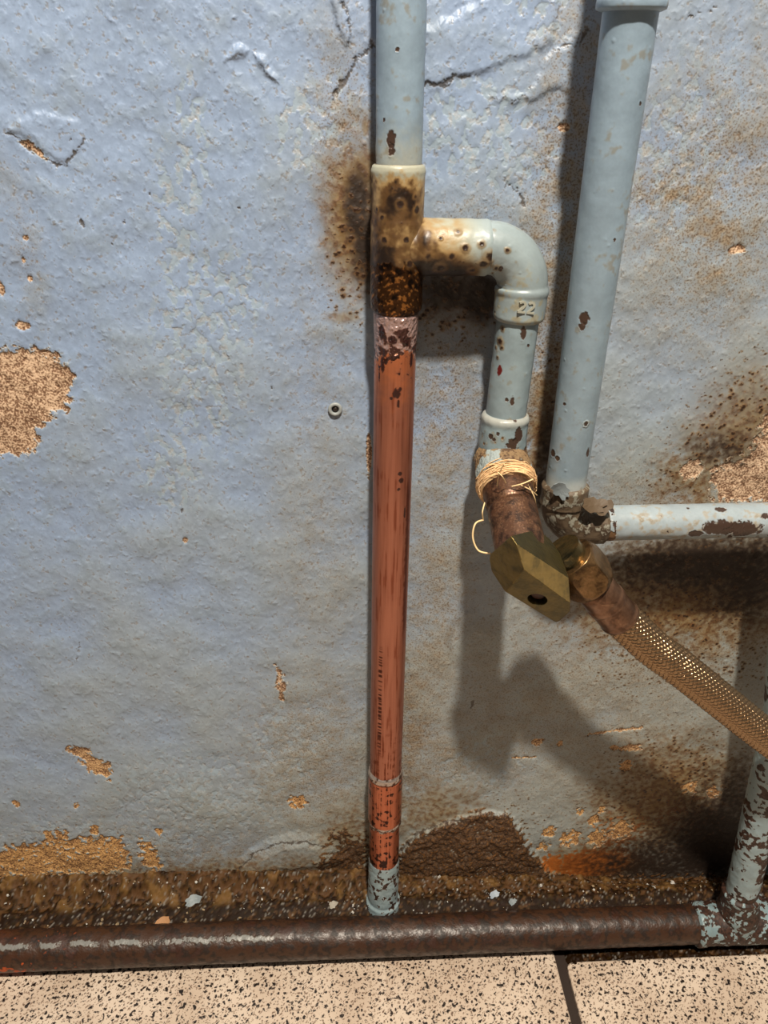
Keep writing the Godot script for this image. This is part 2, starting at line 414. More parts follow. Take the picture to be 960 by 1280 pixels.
# path in metres, radii one per point; bump(angle, s_mm) gives extra millimetres
func sweep(pts: PackedVector3Array, radii: PackedFloat32Array, nseg: int, ref: Vector3, cap0 := true, cap1 := true, bump = null) -> ArrayMesh:
	var n := pts.size()
	var dirs := PackedVector3Array()
	for i in n:
		dirs.append((pts[mini(i + 1, n - 1)] - pts[maxi(i - 1, 0)]).normalized())
	var total := 0.0
	var s := PackedFloat32Array([0.0])
	for i in range(1, n):
		total += pts[i].distance_to(pts[i - 1])
		s.append(total)
	var vs := PackedVector3Array()
	var uvs := PackedVector2Array()
	var nn := ref
	for i in n:
		nn = (nn - dirs[i] * nn.dot(dirs[i])).normalized()
		var bb := nn.cross(dirs[i])
		for k in nseg + 1:
			var a := TAU * k / nseg
			var r := radii[i]
			if bump != null:
				r += bump.call(TAU * (k % nseg) / nseg, s[i] * 1000.0) * 0.001
			vs.append(pts[i] + (nn * cos(a) + bb * sin(a)) * r)
			uvs.append(Vector2(float(k) / nseg, s[i] / total))
	var ns := PackedVector3Array()
	var w := nseg + 1
	for i in n:
		for k in w:
			var k0 := k - 1 if k > 0 else nseg - 1
			var k1 := k + 1 if k < nseg else 1
			var du := vs[i * w + k1] - vs[i * w + k0]
			var dv := vs[mini(i + 1, n - 1) * w + k] - vs[maxi(i - 1, 0) * w + k]
			ns.append(du.cross(dv).normalized() * -1.0)
	# outward check
	if ns[w * (n / 2)].dot(vs[w * (n / 2)] - pts[n / 2]) < 0.0:
		for i in ns.size(): ns[i] = -ns[i]
	var ix := PackedInt32Array()
	for i in n - 1:
		for k in nseg:
			var p := i * w + k
			ix.append_array([p, p + w, p + 1, p + 1, p + w, p + w + 1])
	for e in [[0, cap0, -1.0], [n - 1, cap1, 1.0]]:
		if e[1]:
			var i: int = e[0]
			var c0 := vs.size()
			vs.append(pts[i])
			ns.append(dirs[i] * e[2])
			uvs.append(Vector2(0.5, s[i] / total))
			for k in w:
				vs.append(vs[i * w + k])
				ns.append(dirs[i] * e[2])
				uvs.append(uvs[i * w + k])
			for k in nseg:
				ix.append_array([c0, c0 + 1 + k, c0 + 2 + k] if i == 0 else [c0, c0 + 2 + k, c0 + 1 + k])
	return mesh_of(vs, ns, uvs, ix)

func mesh_of(vs, ns, uvs, ix, mat: Material = null, cols := PackedColorArray()) -> ArrayMesh:
	# turn every triangle so that its front (clockwise) side agrees with the normals
	for t in range(0, ix.size(), 3):
		var a: Vector3 = vs[ix[t]]
		var f: Vector3 = (vs[ix[t + 1]] - a).cross(vs[ix[t + 2]] - a)
		if f.dot(ns[ix[t]] + ns[ix[t + 1]] + ns[ix[t + 2]]) > 0.0:
			var q: int = ix[t + 1]
			ix[t + 1] = ix[t + 2]
			ix[t + 2] = q
	var arr := []
	arr.resize(Mesh.ARRAY_MAX)
	arr[Mesh.ARRAY_VERTEX] = vs
	arr[Mesh.ARRAY_NORMAL] = ns
	if uvs.size() == vs.size(): arr[Mesh.ARRAY_TEX_UV] = uvs
	if cols.size() > 0: arr[Mesh.ARRAY_COLOR] = cols
	arr[Mesh.ARRAY_INDEX] = ix
	var m := ArrayMesh.new()
	m.add_surface_from_arrays(Mesh.PRIMITIVE_TRIANGLES, arr)
	if mat: m.surface_set_material(0, mat)
	return m

func profile(pts: PackedVector3Array, knots: Array) -> PackedFloat32Array:
	# radii (metres) along a path from [s_mm, r_mm] knots
	var out := PackedFloat32Array()
	var s := 0.0
	for i in pts.size():
		if i > 0: s += pts[i].distance_to(pts[i - 1]) * 1000.0
		var r: float = knots[-1][1]
		if s <= knots[0][0]:
			r = knots[0][1]
		else:
			for k in knots.size() - 1:
				if s >= knots[k][0] and s <= knots[k + 1][0]:
					r = lerpf(knots[k][1], knots[k + 1][1], smoothstep(knots[k][0], knots[k + 1][0] + 1e-5, s))
					break
		out.append(r * 0.001)
	return out

# a pipe piece whose skin is computed by kind; the picture is painted later, in paint_all
func pipe(called: String, parent: Node3D, path: Array, knots: Array, kind: String, ref := Vector3(0, 0, 1), step := 0.001, nseg := 80, bump = null, caps := true) -> MeshInstance3D:
	var pts := dense(path, step)
	var m := sweep(pts, profile(pts, knots), nseg, ref, caps, caps, bump)
	var length := 0.0
	for i in range(1, pts.size()): length += pts[i].distance_to(pts[i - 1]) * 1000.0
	if kind.ends_with("x"):
		return put(called, m, plain(Color(0.20, 0.11, 0.07) if kind == "bpx" else Color(0.57, 0.635, 0.685), 0.36), parent)
	var r := 0.0
	for k in knots: r = maxf(r, k[1])
	var mat := StandardMaterial3D.new()
	mat.resource_name = kind
	var o := put(called, m, mat, parent)
	jobs.append({"kind": kind, "mat": mat, "len": length, "r": r, "w": clampi(int(TAU * r * 2.5), 64, 512), "h": clampi(int(length * 2.5), 16, 2048)})
	return o

# ==================================================================== skins
func paint_all():
	for k in 26:
		wall_alb.append(null)
		wall_orm.append(null)
		wall_hgt.append(null)
		wall_id.append(null)
	var work := func(i: int):
		if i < 26: wall_band(i)
		else: skin_job(jobs[i - 26])
	var id := WorkerThreadPool.add_group_task(work, 26 + jobs.size())
	WorkerThreadPool.wait_for_group_task_completion(id)
	for j in jobs:
		var m: StandardMaterial3D = j.mat
		m.albedo_texture = ImageTexture.create_from_image(Image.create_from_data(j.w, j.h, false, Image.FORMAT_RGB8, j.alb))
		var orm := ImageTexture.create_from_image(Image.create_from_data(j.w, j.h, false, Image.FORMAT_RGB8, j.orm))
		m.roughness = 1.0
		m.roughness_texture = orm
		m.roughness_texture_channel = BaseMaterial3D.TEXTURE_CHANNEL_GREEN
		m.metallic = 1.0
		m.metallic_texture = orm
		m.metallic_texture_channel = BaseMaterial3D.TEXTURE_CHANNEL_BLUE
		m.heightmap_enabled = true
		m.heightmap_scale = 1.0
		m.heightmap_texture = ImageTexture.create_from_image(Image.create_from_data(j.w, j.h, false, Image.FORMAT_RF, j.hgt.to_byte_array()))

func skin_job(j: Dictionary):
	var w: int = j.w
	var h: int = j.h
	var alb := PackedByteArray()
	var orm := PackedByteArray()
	var hgt := PackedFloat32Array()
	alb.resize(w * h * 3)
	orm.resize(w * h * 3)
	hgt.resize(w * h)
	var o := [Color(), 0.5, 0.0, 0.0]
	var kind: String = j.kind
	var r: float = j.r
	var all: Array = spots.get(kind, [])
	var shift := float(hash(kind) % 1000)
	var k := 0
	for y in h:
		var s: float = (y + 0.5) / h * j.len
		var near := []
		for q in all:
			if absf(q[0] - s) < q[2] * 2.2 + 2.0: near.append(q)
		for x in w:
			var a := TAU * (x + 0.5) / w
			if a > PI: a -= TAU
			skin(kind, o, s, a, r, Vector3(cos(a) * r + shift, s, sin(a) * r), near)
			var c: Color = o[0]
			alb[k * 3] = clampi(int(c.r * 255.0), 0, 255)
			alb[k * 3 + 1] = clampi(int(c.g * 255.0), 0, 255)
			alb[k * 3 + 2] = clampi(int(c.b * 255.0), 0, 255)
			orm[k * 3] = 255
			orm[k * 3 + 1] = clampi(int(o[1] * 255.0), 20, 255)
			orm[k * 3 + 2] = clampi(int(o[2] * 255.0), 0, 255)
			hgt[k] = o[3] * 0.1
			k += 1
	j.alb = alb
	j.orm = orm
	j.hgt = hgt

func nz(n: FastNoiseLite, p: Vector3, m := 1.0) -> float:
	return n.get_noise_3d(p.x * m, p.y * m, p.z * m)

func skin(kind: String, o: Array, s: float, a: float, r: float, p: Vector3, near: Array):
	var wob := nz(n_wob, p)
	var fin := nz(n_fin, p)
	var mid := nz(n_mid, p)
	var c := Color(0.505, 0.58, 0.645)
	var rough := 0.36
	var metal := 0.0
	var h := 0.0
	match kind:
		"cop", "cop2", "cop3":
			c = Color(0.685, 0.445, 0.36)
			metal = 0.75
			rough = 0.40 + wob * 0.08
			var streak := n_str.get_noise_3d(p.x * 1.8, p.y * 0.05, p.z * 1.3)
			c = c.lerp(Color(0.56, 0.34, 0.265), clampf(0.35 + streak * 0.9, 0.0, 1.0) * 0.7)
			c = c.lerp(Color(0.45, 0.20, 0.12), smoothstep(0.25, 0.6, streak + mid * 0.6) * 0.5)
			h = streak * 0.02 + fin * 0.012
			if kind == "cop":
				# heat-cleaned copper and burnt flux below the tee
				var hot := smoothstep(62.0, 22.0, s + wob * 14.0)
				c = c.lerp(Color(0.90, 0.53, 0.33), hot * 0.6)
				rough = lerpf(rough, 0.30, hot)
				var flux := smoothstep(0.10, 0.34, wob + 0.55 * smoothstep(46.0, 20.0, s) * smoothstep(8.0, 17.0, s + 4.0 * cos(a * 2.0)) - 0.30 - 0.25 * cos(a - 0.1) * smoothstep(18.0, 34.0, s)) * smoothstep(4.0, 10.0, s) * smoothstep(62.0, 40.0, s)
				c = c.lerp(Color(0.16, 0.055, 0.03), flux)
				rough = lerpf(rough, 0.22, flux)
				metal = lerpf(metal, 0.0, flux)
				h += flux * 0.25
				var tin := smoothstep(-0.05, 0.1, wob * 0.8 + (24.0 + 10.0 * smoothstep(0.5, 1.8, absf(a - 0.05)) - s) / 9.0)
				c = c.lerp(Color(0.66, 0.55, 0.53), tin * (1.0 - flux * 0.75))
				metal = lerpf(metal, 0.45, tin)
				rough = lerpf(rough, 0.30, tin)
				h += tin * (0.35 + nz(n_wob, p, 2.2) * 0.8)
				# a run of dark dashes down the left of the tube, and a brown run on the right
				var run := smoothstep(0.16, 0.06, absf(a + 0.52 + wob * 0.04)) * smoothstep(0.0, 0.25, n_str.get_noise_2d(3.0, s * 1.3) + 0.15) * smoothstep(212.0, 224.0, s) * smoothstep(312.0, 300.0, s)
				c = c.lerp(Color(0.22, 0.09, 0.06), run * 0.85)
				var run2 := smoothstep(0.20, 0.08, absf(a - 0.95 + wob * 0.1)) * smoothstep(90.0, 110.0, s) * smoothstep(220.0, 190.0, s)
				c = c.lerp(Color(0.32, 0.12, 0.07), run2 * 0.65)
				var low := smoothstep(270.0, 325.0, s)
				c = c.lerp(Color(0.40, 0.17, 0.09), low * smoothstep(0.0, 0.35, streak + wob * 0.7) * 0.8)
			else:
				c = c.lerp(Color(0.78, 0.42, 0.27), 0.5)
				c = c.lerp(Color(0.17, 0.06, 0.035), smoothstep(0.0, 0.30, wob + streak * 0.6 - 0.05 + (0.3 if kind == "cop3" else 0.0) * smoothstep(22.0, 45.0, s) - 0.18 * cos(a)))
				rough = 0.28
				h += wob * 0.08
		"tin":
			c = Color(0.70, 0.64, 0.60)
			metal = 0.7
			rough = 0.25 + wob * 0.1
			c = c.lerp(Color(0.25, 0.14, 0.09), smoothstep(0.2, 0.45, wob) * 0.8)
			h = wob * 0.3 + fin * 0.1
		"tee", "arm":
			# scorched paint: cream at the lip, ochre and brown blisters, bare dark metal at the foot
			var burn := 0.0
			if kind == "tee":
				burn = smoothstep(1.5, 12.0, s + wob * 4.0) * (0.74 + mid * 0.55 + wob * 0.2) + 0.25 * smoothstep(34.0, 50.0, s)
				burn = burn * lerpf(1.0, 0.75, smoothstep(0.2, 1.0, a))
			else:
				burn = (0.44 + mid * 0.7 + wob * 0.2) * smoothstep(42.0, 12.0, s) + 0.85 * smoothstep(0.2, -0.9, a) * smoothstep(52.0, 30.0, s)
			burn = clampf(burn, 0.0, 1.0)
			c = Color(0.62, 0.62, 0.56).lerp(Color(0.60, 0.50, 0.34), smoothstep(0.05, 0.40, burn))
			if kind == "arm": c = c.lerp(Color(0.56, 0.61, 0.62), smoothstep(26.0, 44.0, s))
			c = c.lerp(Color(0.33, 0.235, 0.13), smoothstep(0.40, 0.72, burn))
			c = c.lerp(Color(0.12, 0.075, 0.045), smoothstep(0.72, 1.0, burn))
			h = mid * 0.1 + wob * 0.10 + fin * 0.03
			var d := nz(n_dot, p, 0.95) + 1.0
			var rr := 0.17 * smoothstep(0.0, 0.4, nz(n_mid, p, 1.9) + burn - 0.45) * smoothstep(0.1, 0.4, burn) + 0.002
			c = c.lerp(Color(0.16, 0.09, 0.05), smoothstep(rr, rr * 0.5, d) * 0.85)
			h += smoothstep(rr * 1.5, rr * 0.8, d) * 0.15 - smoothstep(rr * 0.6, 0.0, d) * 0.1
			rough = 0.42
			if kind == "tee":
				var bare := smoothstep(0.0, 0.16, wob * 0.55 + (s - 45.0) / 12.0)
				var scratch := n_str.get_noise_3d(p.x * 0.7 + p.y * 0.9, p.y * 0.25, p.z * 0.9)
				var brass := Color(0.27, 0.165, 0.08).lerp(Color(0.64, 0.42, 0.21), smoothstep(0.22, 0.5, scratch + 0.12 * cos(a))).lerp(Color(0.10, 0.055, 0.03), smoothstep(0.1, 0.5, wob))
				c = c.lerp(brass, bare)
				metal = bare * 0.75
				rough = lerpf(rough, 0.34, bare)
				h += bare * scratch * 0.25
		"bp":
			c = Color(0.24, 0.15, 0.095).lerp(Color(0.13, 0.08, 0.05), smoothstep(-0.2, 0.35, wob + mid * 0.6))
			var left := smoothstep(190.0, 60.0, s + mid * 40.0)
			c = c.lerp(Color(0.42, 0.175, 0.08), left * 0.85)
			c = c.lerp(Color(0.72, 0.30, 0.08), smoothstep(0.2, 0.5, wob + 0.55 * smoothstep(200.0, 160.0, s) * smoothstep(0.5, -0.3, a) - 0.2) * smoothstep(250.0, 180.0, s))
			c = c.lerp(Color(0.34, 0.17, 0.11), smoothstep(0.25, 0.5, mid + wob * 0.5) * 0.4)
			rough = 0.38 + 0.2 * smoothstep(-0.2, 0.4, wob)
			h = wob * 0.10 + fin * 0.07 + mid * 0.12
			# a line of old grey paint along the top
			var line := smoothstep(0.17, 0.10, absf(a - 1.12 + n_wob.get_noise_2d(s * 0.7, 7.0) * 0.16)) * smoothstep(-0.32, -0.1, n_mid.get_noise_2d(s, 40.0) + fin * 0.2) * smoothstep(385.0, 350.0, s)
			c = c.lerp(Color(0.50, 0.51, 0.50), line * 0.85)
			h += line * 0.25
		"brown", "spindle":
			c = Color(0.36, 0.245, 0.175).lerp(Color(0.20, 0.13, 0.09), smoothstep(-0.2, 0.4, wob + fin * 0.4))
			c = c.lerp(Color(0.60, 0.45, 0.33), smoothstep(0.2, 0.5, fin + mid * 0.6) * 0.5)
			metal = 0.45
			rough = 0.40 + wob * 0.12
			h = wob * 0.08 + fin * 0.05
		"crust":
			# thread sealant and paint crust on the lower elbow
			var t := clampf(s / 12.0, 0.0, 1.0)
			c = Color(0.52, 0.42, 0.30).lerp(Color(0.30, 0.21, 0.13), smoothstep(-0.15, 0.35, wob + fin * 0.4))
			c = c.lerp(Color(0.58, 0.62, 0.62), smoothstep(0.15, 0.3, mid + wob * 0.5 + 0.25 - 0.35 * t + 0.25 * smoothstep(-0.4, -1.4, a)))
			rough = 0.75
			h = wob * 0.35 + fin * 0.25
		"corner":
			c = Color(0.36, 0.30, 0.235).lerp(Color(0.22, 0.165, 0.115), smoothstep(-0.15, 0.4, wob + mid * 0.5))
			c = c.lerp(Color(0.60, 0.60, 0.55), smoothstep(0.18, 0.34, wob + fin * 0.25) * 0.8)
			rough = 0.6
			h = wob * 0.22 + fin * 0.08
		_:
			# oil paint on a pipe, with chips down to the brown metal
			var chip := -0.62
			if kind == "up":
				c = c.lerp(Color(0.62, 0.60, 0.52), smoothstep(104.0, 132.0, s + wob * 8.0) * 0.6)
				c = c.lerp(Color(0.50, 0.58, 0.67), smoothstep(0.0, 90.0, 90.0 - s) * 0.5)
				chip = -0.78
			elif kind == "rp" or kind == "rpc":
				c = c.lerp(Color(0.51, 0.57, 0.60), smoothstep(80.0, 240.0, s) * 0.5)
				chip = -0.80 + 0.40 * smoothstep(275.0, 302.0, s) * smoothstep(-0.2, -0.9, a)
				c = c.lerp(Color(0.66, 0.69, 0.69), smoothstep(283.0, 292.0, s))
			elif kind == "drop":
				c = Color(0.51, 0.57, 0.595)
				chip = -0.66
			elif kind == "elb":
				c = Color(0.535, 0.585, 0.60)
				chip = -0.70 + 0.3 * smoothstep(-0.3, -1.2, a) * smoothstep(30.0, 45.0, s)
				c = c.lerp(Color(0.58, 0.52, 0.38), smoothstep(0.0, 0.4, wob + mid) * 0.5 * smoothstep(20.0, 34.0, s))
			elif kind == "sock":
				c = Color(0.50, 0.565, 0.59).lerp(Color(0.62, 0.63, 0.61), smoothstep(6.0, 1.5, s))
				chip = -0.58 + 0.42 * smoothstep(10.0, 26.0, s) * (0.5 + smoothstep(-0.2, 1.0, a))
			elif kind == "hp":
				c = Color(0.59, 0.635, 0.66)
				chip = -0.60 + 0.34 * smoothstep(0.3, -0.6, a) * smoothstep(60.0, 90.0, s) + 0.8 * smoothstep(17.0, 13.0, s + wob * 4.0)
				c = c.lerp(Color(0.60, 0.50, 0.38), smoothstep(0.1, 0.4, wob + mid * 0.6) * 0.4)
			elif kind == "ris" or kind == "ris2":
				chip = -0.22 + (mid * 0.5 + 0.42 * smoothstep(-0.3, 0.5, a) if kind == "ris2" else 0.0)
				c = Color(0.55, 0.62, 0.64)
			elif kind == "btee" or kind == "btee2":
				chip = 0.16
				c = Color(0.50, 0.58, 0.60)
			c = c * (1.0 + mid * 0.10 + fin * 0.02)
			c = c.lerp(Color(0.47, 0.42, 0.34), smoothstep(0.25, 0.55, wob * 0.6 + mid * 0.7) * 0.45)
			h = mid * 0.07 + wob * 0.06 + fin * 0.008
			var cel := nz(n_cel, p) + 1.0
			h += 0.24 * smoothstep(0.2, 0.02, cel) * smoothstep(-0.1, 0.3, mid)
			var ch := smoothstep(0.0, 0.03, chip + wob * 0.75 + mid * 0.45 + fin * 0.06)
			var rim := smoothstep(-0.06, 0.0, chip + wob * 0.75 + mid * 0.45 + fin * 0.06) * (1.0 - ch)
			c = c.lerp(Color(0.74, 0.74, 0.70), rim * 0.5)
			h += rim * 0.15
			var under := Color(0.26, 0.165, 0.125).lerp(Color(0.15, 0.095, 0.07), smoothstep(-0.2, 0.3, nz(n_str, p)))
			if kind == "sock" or kind == "hp": under = under.lerp(Color(0.46, 0.34, 0.22), smoothstep(-0.1, 0.3, mid + fin * 0.3) * (1.0 if s < 30.0 else 0.0))
			c = c.lerp(under, ch)
			h -= ch * 0.35
			rough = lerpf(rough, 0.55, ch)
	for q in near:
		var da: float = a - q[1]
		if da > PI: da -= TAU
		if da < -PI: da += TAU
		var t: float = q[3]
		var el: float = q[4] if q.size() > 4 else 1.0
		var d: float = Vector2((s - q[0]) / el, da * r).length() / q[2] + wob * 0.5 + fin * 0.2
		if t == 0.0:
			var m := smoothstep(1.0, 0.86, d)
			var rim := smoothstep(1.8, 1.02, d) * (1.0 - m)
			c = c.lerp(Color(0.25, 0.185, 0.155), m)
			h += rim * 0.10 - m * 0.28
		elif t == 1.0:
			var m := smoothstep(0.95, 0.35, d)
			c = c.lerp(Color(0.47, 0.36, 0.22), smoothstep(2.1, 0.9, d) * 0.6)
			c = c.lerp(Color(0.15, 0.09, 0.055), m)
			h += smoothstep(1.8, 0.7, d) * 0.3 - smoothstep(0.5, 0.1, d) * 0.25
		elif t == 2.0:
			c = c.lerp(Color(0.36, 0.10, 0.09), smoothstep(1.0, 0.8, d))
		elif t == 3.0:
			c = c.lerp(Color(0.15, 0.05, 0.035), smoothstep(1.0, 0.7, d) * 0.95)
			metal *= 1.0 - smoothstep(1.0, 0.7, d)
			h += smoothstep(1.1, 0.5, d) * 0.12
		elif t == 4.0:
			var ring := smoothstep(0.35, 0.0, absf(d - 0.9))
			c = c.lerp(Color(0.22, 0.17, 0.14), smoothstep(0.75, 0.5, d))
			c = c.lerp(Color(0.70, 0.72, 0.70), ring * 0.6)
			h += ring * 0.4
	o[0] = c
	o[1] = rough
	o[2] = metal
	o[3] = h

# ==================================================================== pipes
func build_pipes():
	spots = {
		"up": [[117.7,-0.40, 2.2, 0.0, 2.0], [121.7,-0.40, 1.9, 0.0, 1.6], [79.8,1.47, 2.0, 0.0, 2.2], [81.2,-0.19, 1.0, 0.0], [109.1,-0.76, 0.8, 0.0]],
		"rp": [[196.2,-0.52, 3.0, 0.0, 1.1], [199.9,-0.55, 2.2, 0.0], [252.6,0.29, 2.0, 4.0], [101.0,0.63, 0.9, 0.0], [272.8,-1.22, 2.2, 0.0], [274.8,-0.91, 1.8, 0.0], [270.8,0.68, 1.5, 0.0, 2.0], [158.1,0.34, 0.8, 0.0], [242.6,-0.90, 0.9, 0.0]],
		"drop": [[12.1,-1.00, 2.0, 1.0], [5.2,-0.94, 1.2, 1.0], [15.9,-1.25, 0.9, 1.0], [15.2,-0.85, 1.0, 1.0], [20.9,-1.03, 0.8, 1.0], [6.2,0.10, 1.8, 0.0, 2.4], [27.4,-0.83, 1.4, 2.0, 2.2], [43.5,-0.01, 1.4, 0.0, 2.0], [42.8,-0.28, 1.2, 0.0], [12.7,0.44, 0.8, 0.0]],
		"elb": [[10.0,-1.01, 1.0, 1.0], [3.5,-0.51, 2.4, 1.0], [10.2,-0.63, 1.8, 1.0], [12.1,0.15, 1.1, 1.0], [14.4,-0.66, 0.9, 1.0], [2.9,-0.03, 1.4, 1.0], [13.9,-0.60, 1.6, 0.0]],
		"sock": [[10.6,-0.76, 1.6, 0.0], [12.0,-0.60, 1.2, 0.0], [-0.7,0.24, 1.6, 0.0], [8.2,-0.46, 1.0, 0.0], [13.9,0.18, 3.6, 0.0], [9.5,0.44, 3.0, 0.0, 1.6]],
		"arm": [[26.9,0.69, 1.6, 1.0], [18.2,0.45, 0.9, 1.0], [30.5,0.13, 1.8, 1.0], [43.6,-0.20, 3.0, 1.0], [40.0,-0.45, 2.2, 1.0], [35.7,-0.77, 2.0, 1.0], [24.3,-0.15, 2.0, 1.0], [18.9,-0.64, 2.6, 1.0], [38.3,0.27, 1.6, 1.0], [48.1,-0.03, 1.4, 1.0], [12.4,-0.16, 2.2, 1.0]],
		"tee": [[23.3,-0.67, 1.6, 1.0], [19.7,0.74, 2.0, 1.0], [13.8,0.64, 1.4, 1.0], [17.2,0.02, 2.2, 1.0], [33.5,-0.56, 1.8, 1.0], [33.3,0.28, 1.8, 1.0], [19.9,-0.96, 1.2, 1.0], [44.7,0.43, 2.2, 1.0]],
		"cop": [[45.2,0.02, 2.6, 3.0, 1.2], [43.0,0.20, 1.4, 3.0], [48.0,-0.21, 1.2, 3.0], [51.1,0.14, 0.8, 3.0, 3.0], [92.7,0.32, 1.5, 3.0], [97.4,0.42, 1.7, 3.0], [102.7,0.26, 0.9, 3.0], [118.3,0.68, 0.9, 3.0, 5.0], [36.7,-0.89, 0.7, 3.0, 6.0], [27.7,0.80, 1.4, 3.0, 3.0], [29.7,-0.70, 1.6, 3.0, 3.0], [16.2,-0.23, 2.4, 3.0], [17.6,0.43, 2.4, 3.0], [12.6,-0.72, 2.6, 3.0, 1.5]],
		"hp": [[78.0,0.08, 5.0, 0.0, 3.0], [90.3,-0.05, 5.0, 0.0, 2.0], [77.1,1.16, 2.0, 0.0, 1.6], [102.8,0.71, 2.0, 0.0, 1.6], [58.0,1.33, 0.8, 0.0], [62.1,-0.26, 2.4, 0.0, 2.0]],
	}
	var z := 0.022
	# the painted feed pipe that comes down from above
	var t := thing("supply_pipe", Vector3(0.0004, 0.57, z), "blue-grey painted copper pipe coming down into the scorched tee from above", "pipe")
	pipe("tube", t, [Vector3(0.0003, 0.70, z), Vector3(0.0007, 0.566, z)], [[0, 11.4], [134, 11.2]], "up", Vector3(0, 0, 1), 0.002, 80, lumps(0.25, 21))
	pipe("tube_extension", t, [Vector3(0.0003, 1.30, z), Vector3(0.0003, 0.699, z)], [[0, 11.3], [600, 11.3]], "upx", Vector3(0, 0, 1), 0.01, 40)
	# the scorched tee
	t = thing("tee_fitting", Vector3(0.0006, 0.535, z), "scorched brown soldered tee where the copper pipe, supply pipe and side branch meet", "pipe fitting")
	pipe("body", t, [Vector3(0.0004, 0.572, z), Vector3(0.0008, 0.5005, z)], [[0, 11.6], [0.8, 12.7], [3.0, 13.3], [6, 13.1], [24, 13.1], [27, 13.5], [66, 13.5], [69, 13.2], [71.5, 11.6]], "tee", Vector3(0, 0, 1), 0.0008, 96, lumps(0.35, 22))
	pipe("branch_socket", t, [Vector3(0.003, 0.5335, z), Vector3(0.0475, 0.5335, z)], [[0, 12.4], [6, 12.6], [11, 14.3], [18, 13.9], [43, 13.8], [44.5, 13.0]], "arm", Vector3(0, 0, 1), 0.0008, 96, lumps(0.35, 23))
	# the upper elbow
	t = thing("elbow_fitting", Vector3(0.0665, 0.52, z), "blue-grey painted elbow turning from the tee's side branch down, 22 cast on it", "pipe fitting")
	var bend := [Vector3(0.042, 0.5335, z)] + arc(Vector3(0.0470, 0.5335, z), Vector3(0.0667, 0.5335, z), Vector3(0.0667, 0.5138, z), 24) + [Vector3(0.0661, 0.4965, z)]
	pipe("bend", t, bend, [[0, 12.8], [5, 13.1], [35, 13.2], [36.5, 14.2], [38, 14.2], [40, 13.7], [51, 13.6], [52.5, 12.8], [53.5, 11.4]], "elb", Vector3(0, 0, 1), 0.0008, 88, lumps(0.25, 24))
	var tm := TextMesh.new()
	var font := SystemFont.new()
	font.font_names = PackedStringArray(["Droid Sans"])
	font.font_weight = 700
	tm.font = font
	tm.text = "22"
	tm.font_size = 32
	tm.pixel_size = 0.0086 / 32.0
	tm.depth = 0.0016
	var cream := plain(Color(0.60, 0.60, 0.55), 0.45)
	var mark := put("size_mark", tm, cream, t)
	mark.transform = Transform3D(Basis(Vector3(0, 1, 0), 0.10) * Basis(Vector3(0, 0, 1), -0.12), Vector3(0.0668, 0.5062, z + 0.0134) - t.position)
	# the short drop and the lower elbow that turns out of the wall
	t = thing("drop_pipe", Vector3(0.065, 0.47, z), "short grey painted pipe with burn spots hanging below the upper elbow", "pipe")
	pipe("tube", t, [Vector3(0.0660, 0.4985, z), Vector3(0.0640, 0.442, z)], [[0, 11.3], [57, 11.3]], "drop", Vector3(0, 0, 1), 0.001, 80, lumps(0.2, 25))
	t = thing("threaded_elbow", Vector3(0.0635, 0.418, z), "flaking grey and brown crusted elbow turning outward to the valve nipple", "pipe fitting")
	var ax := Vector3(0.03, -0.42, 0.907).normalized()
	var e0 := Vector3(0.0635, 0.4165, z)
	pipe("socket", t, [Vector3(0.0640, 0.4445, z), Vector3(0.0636, 0.4165, z)], [[0, 11.4], [1.2, 13.2], [3.0, 13.7], [6.0, 13.3], [28, 13.8]], "sock", Vector3(0, 0, 1), 0.0008, 88, lumps(0.4, 26))
	pipe("threaded_collar", t, [e0 - ax * 0.006, e0 + ax * 0.0165], [[0, 13.0], [5, 15.6], [18, 16.6], [21.0, 16.2], [22.5, 14.6]], "crust", Vector3(0, 1, 0), 0.0007, 88, lumps(0.8, 27))
	# nipple
	t = thing("threaded_nipple", e0 + ax * 0.03, "bare brown metal nipple between the hemp winding and the angle valve", "pipe fitting")
	pipe("barrel", t, [e0 + ax * 0.010, e0 + ax * 0.036, e0 + ax * 0.068], [[0, 14.3], [16, 14.3], [24, 13.9], [27, 12.8], [29, 13.6], [58, 13.6]], "brown", Vector3(0, 1, 0), 0.0006, 88)
	# valve
	build_valve(e0, ax)
	# the right-hand riser, its corner and the branch that leaves to the right
	t = thing("return_pipe", Vector3(0.0985, 0.52, 0.041), "thick blue-grey painted vertical pipe standing right of the tee, with one brown chip", "pipe")
	pipe("tube", t, [Vector3(0.0965, 0.70, 0.0475), Vector3(0.0998, 0.398, 0.034)], [[0, 11.9], [302, 11.4]], "rp", Vector3(0, 0, 1), 0.0015, 88, lumps(0.12, 28))
	pipe("coupling_collar", t, [Vector3(0.0966, 0.690, 0.0470), Vector3(0.0972, 0.6335, 0.0446)], [[0, 13.0], [3, 14.3], [50, 14.2], [53.5, 15.0], [55.5, 14.9], [56.9, 12.2]], "rpc", Vector3(0, 0, 1), 0.0008, 80, lumps(0.3, 29))
	pipe("tube_extension", t, [Vector3(0.0900, 1.30, 0.0743), Vector3(0.0965, 0.699, 0.0475)], [[0, 11.9], [600, 11.9]], "rpx", Vector3(0, 0, 1), 0.01, 40)
	t = thing("corner_elbow", Vector3(0.1000, 0.383, 0.034), "bare grey-brown corner elbow joining the thick vertical pipe and horizontal branch", "pipe fitting")
	var cb := [Vector3(0.0997, 0.4065, 0.0343)] + arc(Vector3(0.0999, 0.3935, 0.034), Vector3(0.1000, 0.3793, 0.034), Vector3(0.1142, 0.3794, 0.034), 20) + [Vector3(0.1265, 0.3796, 0.034)]
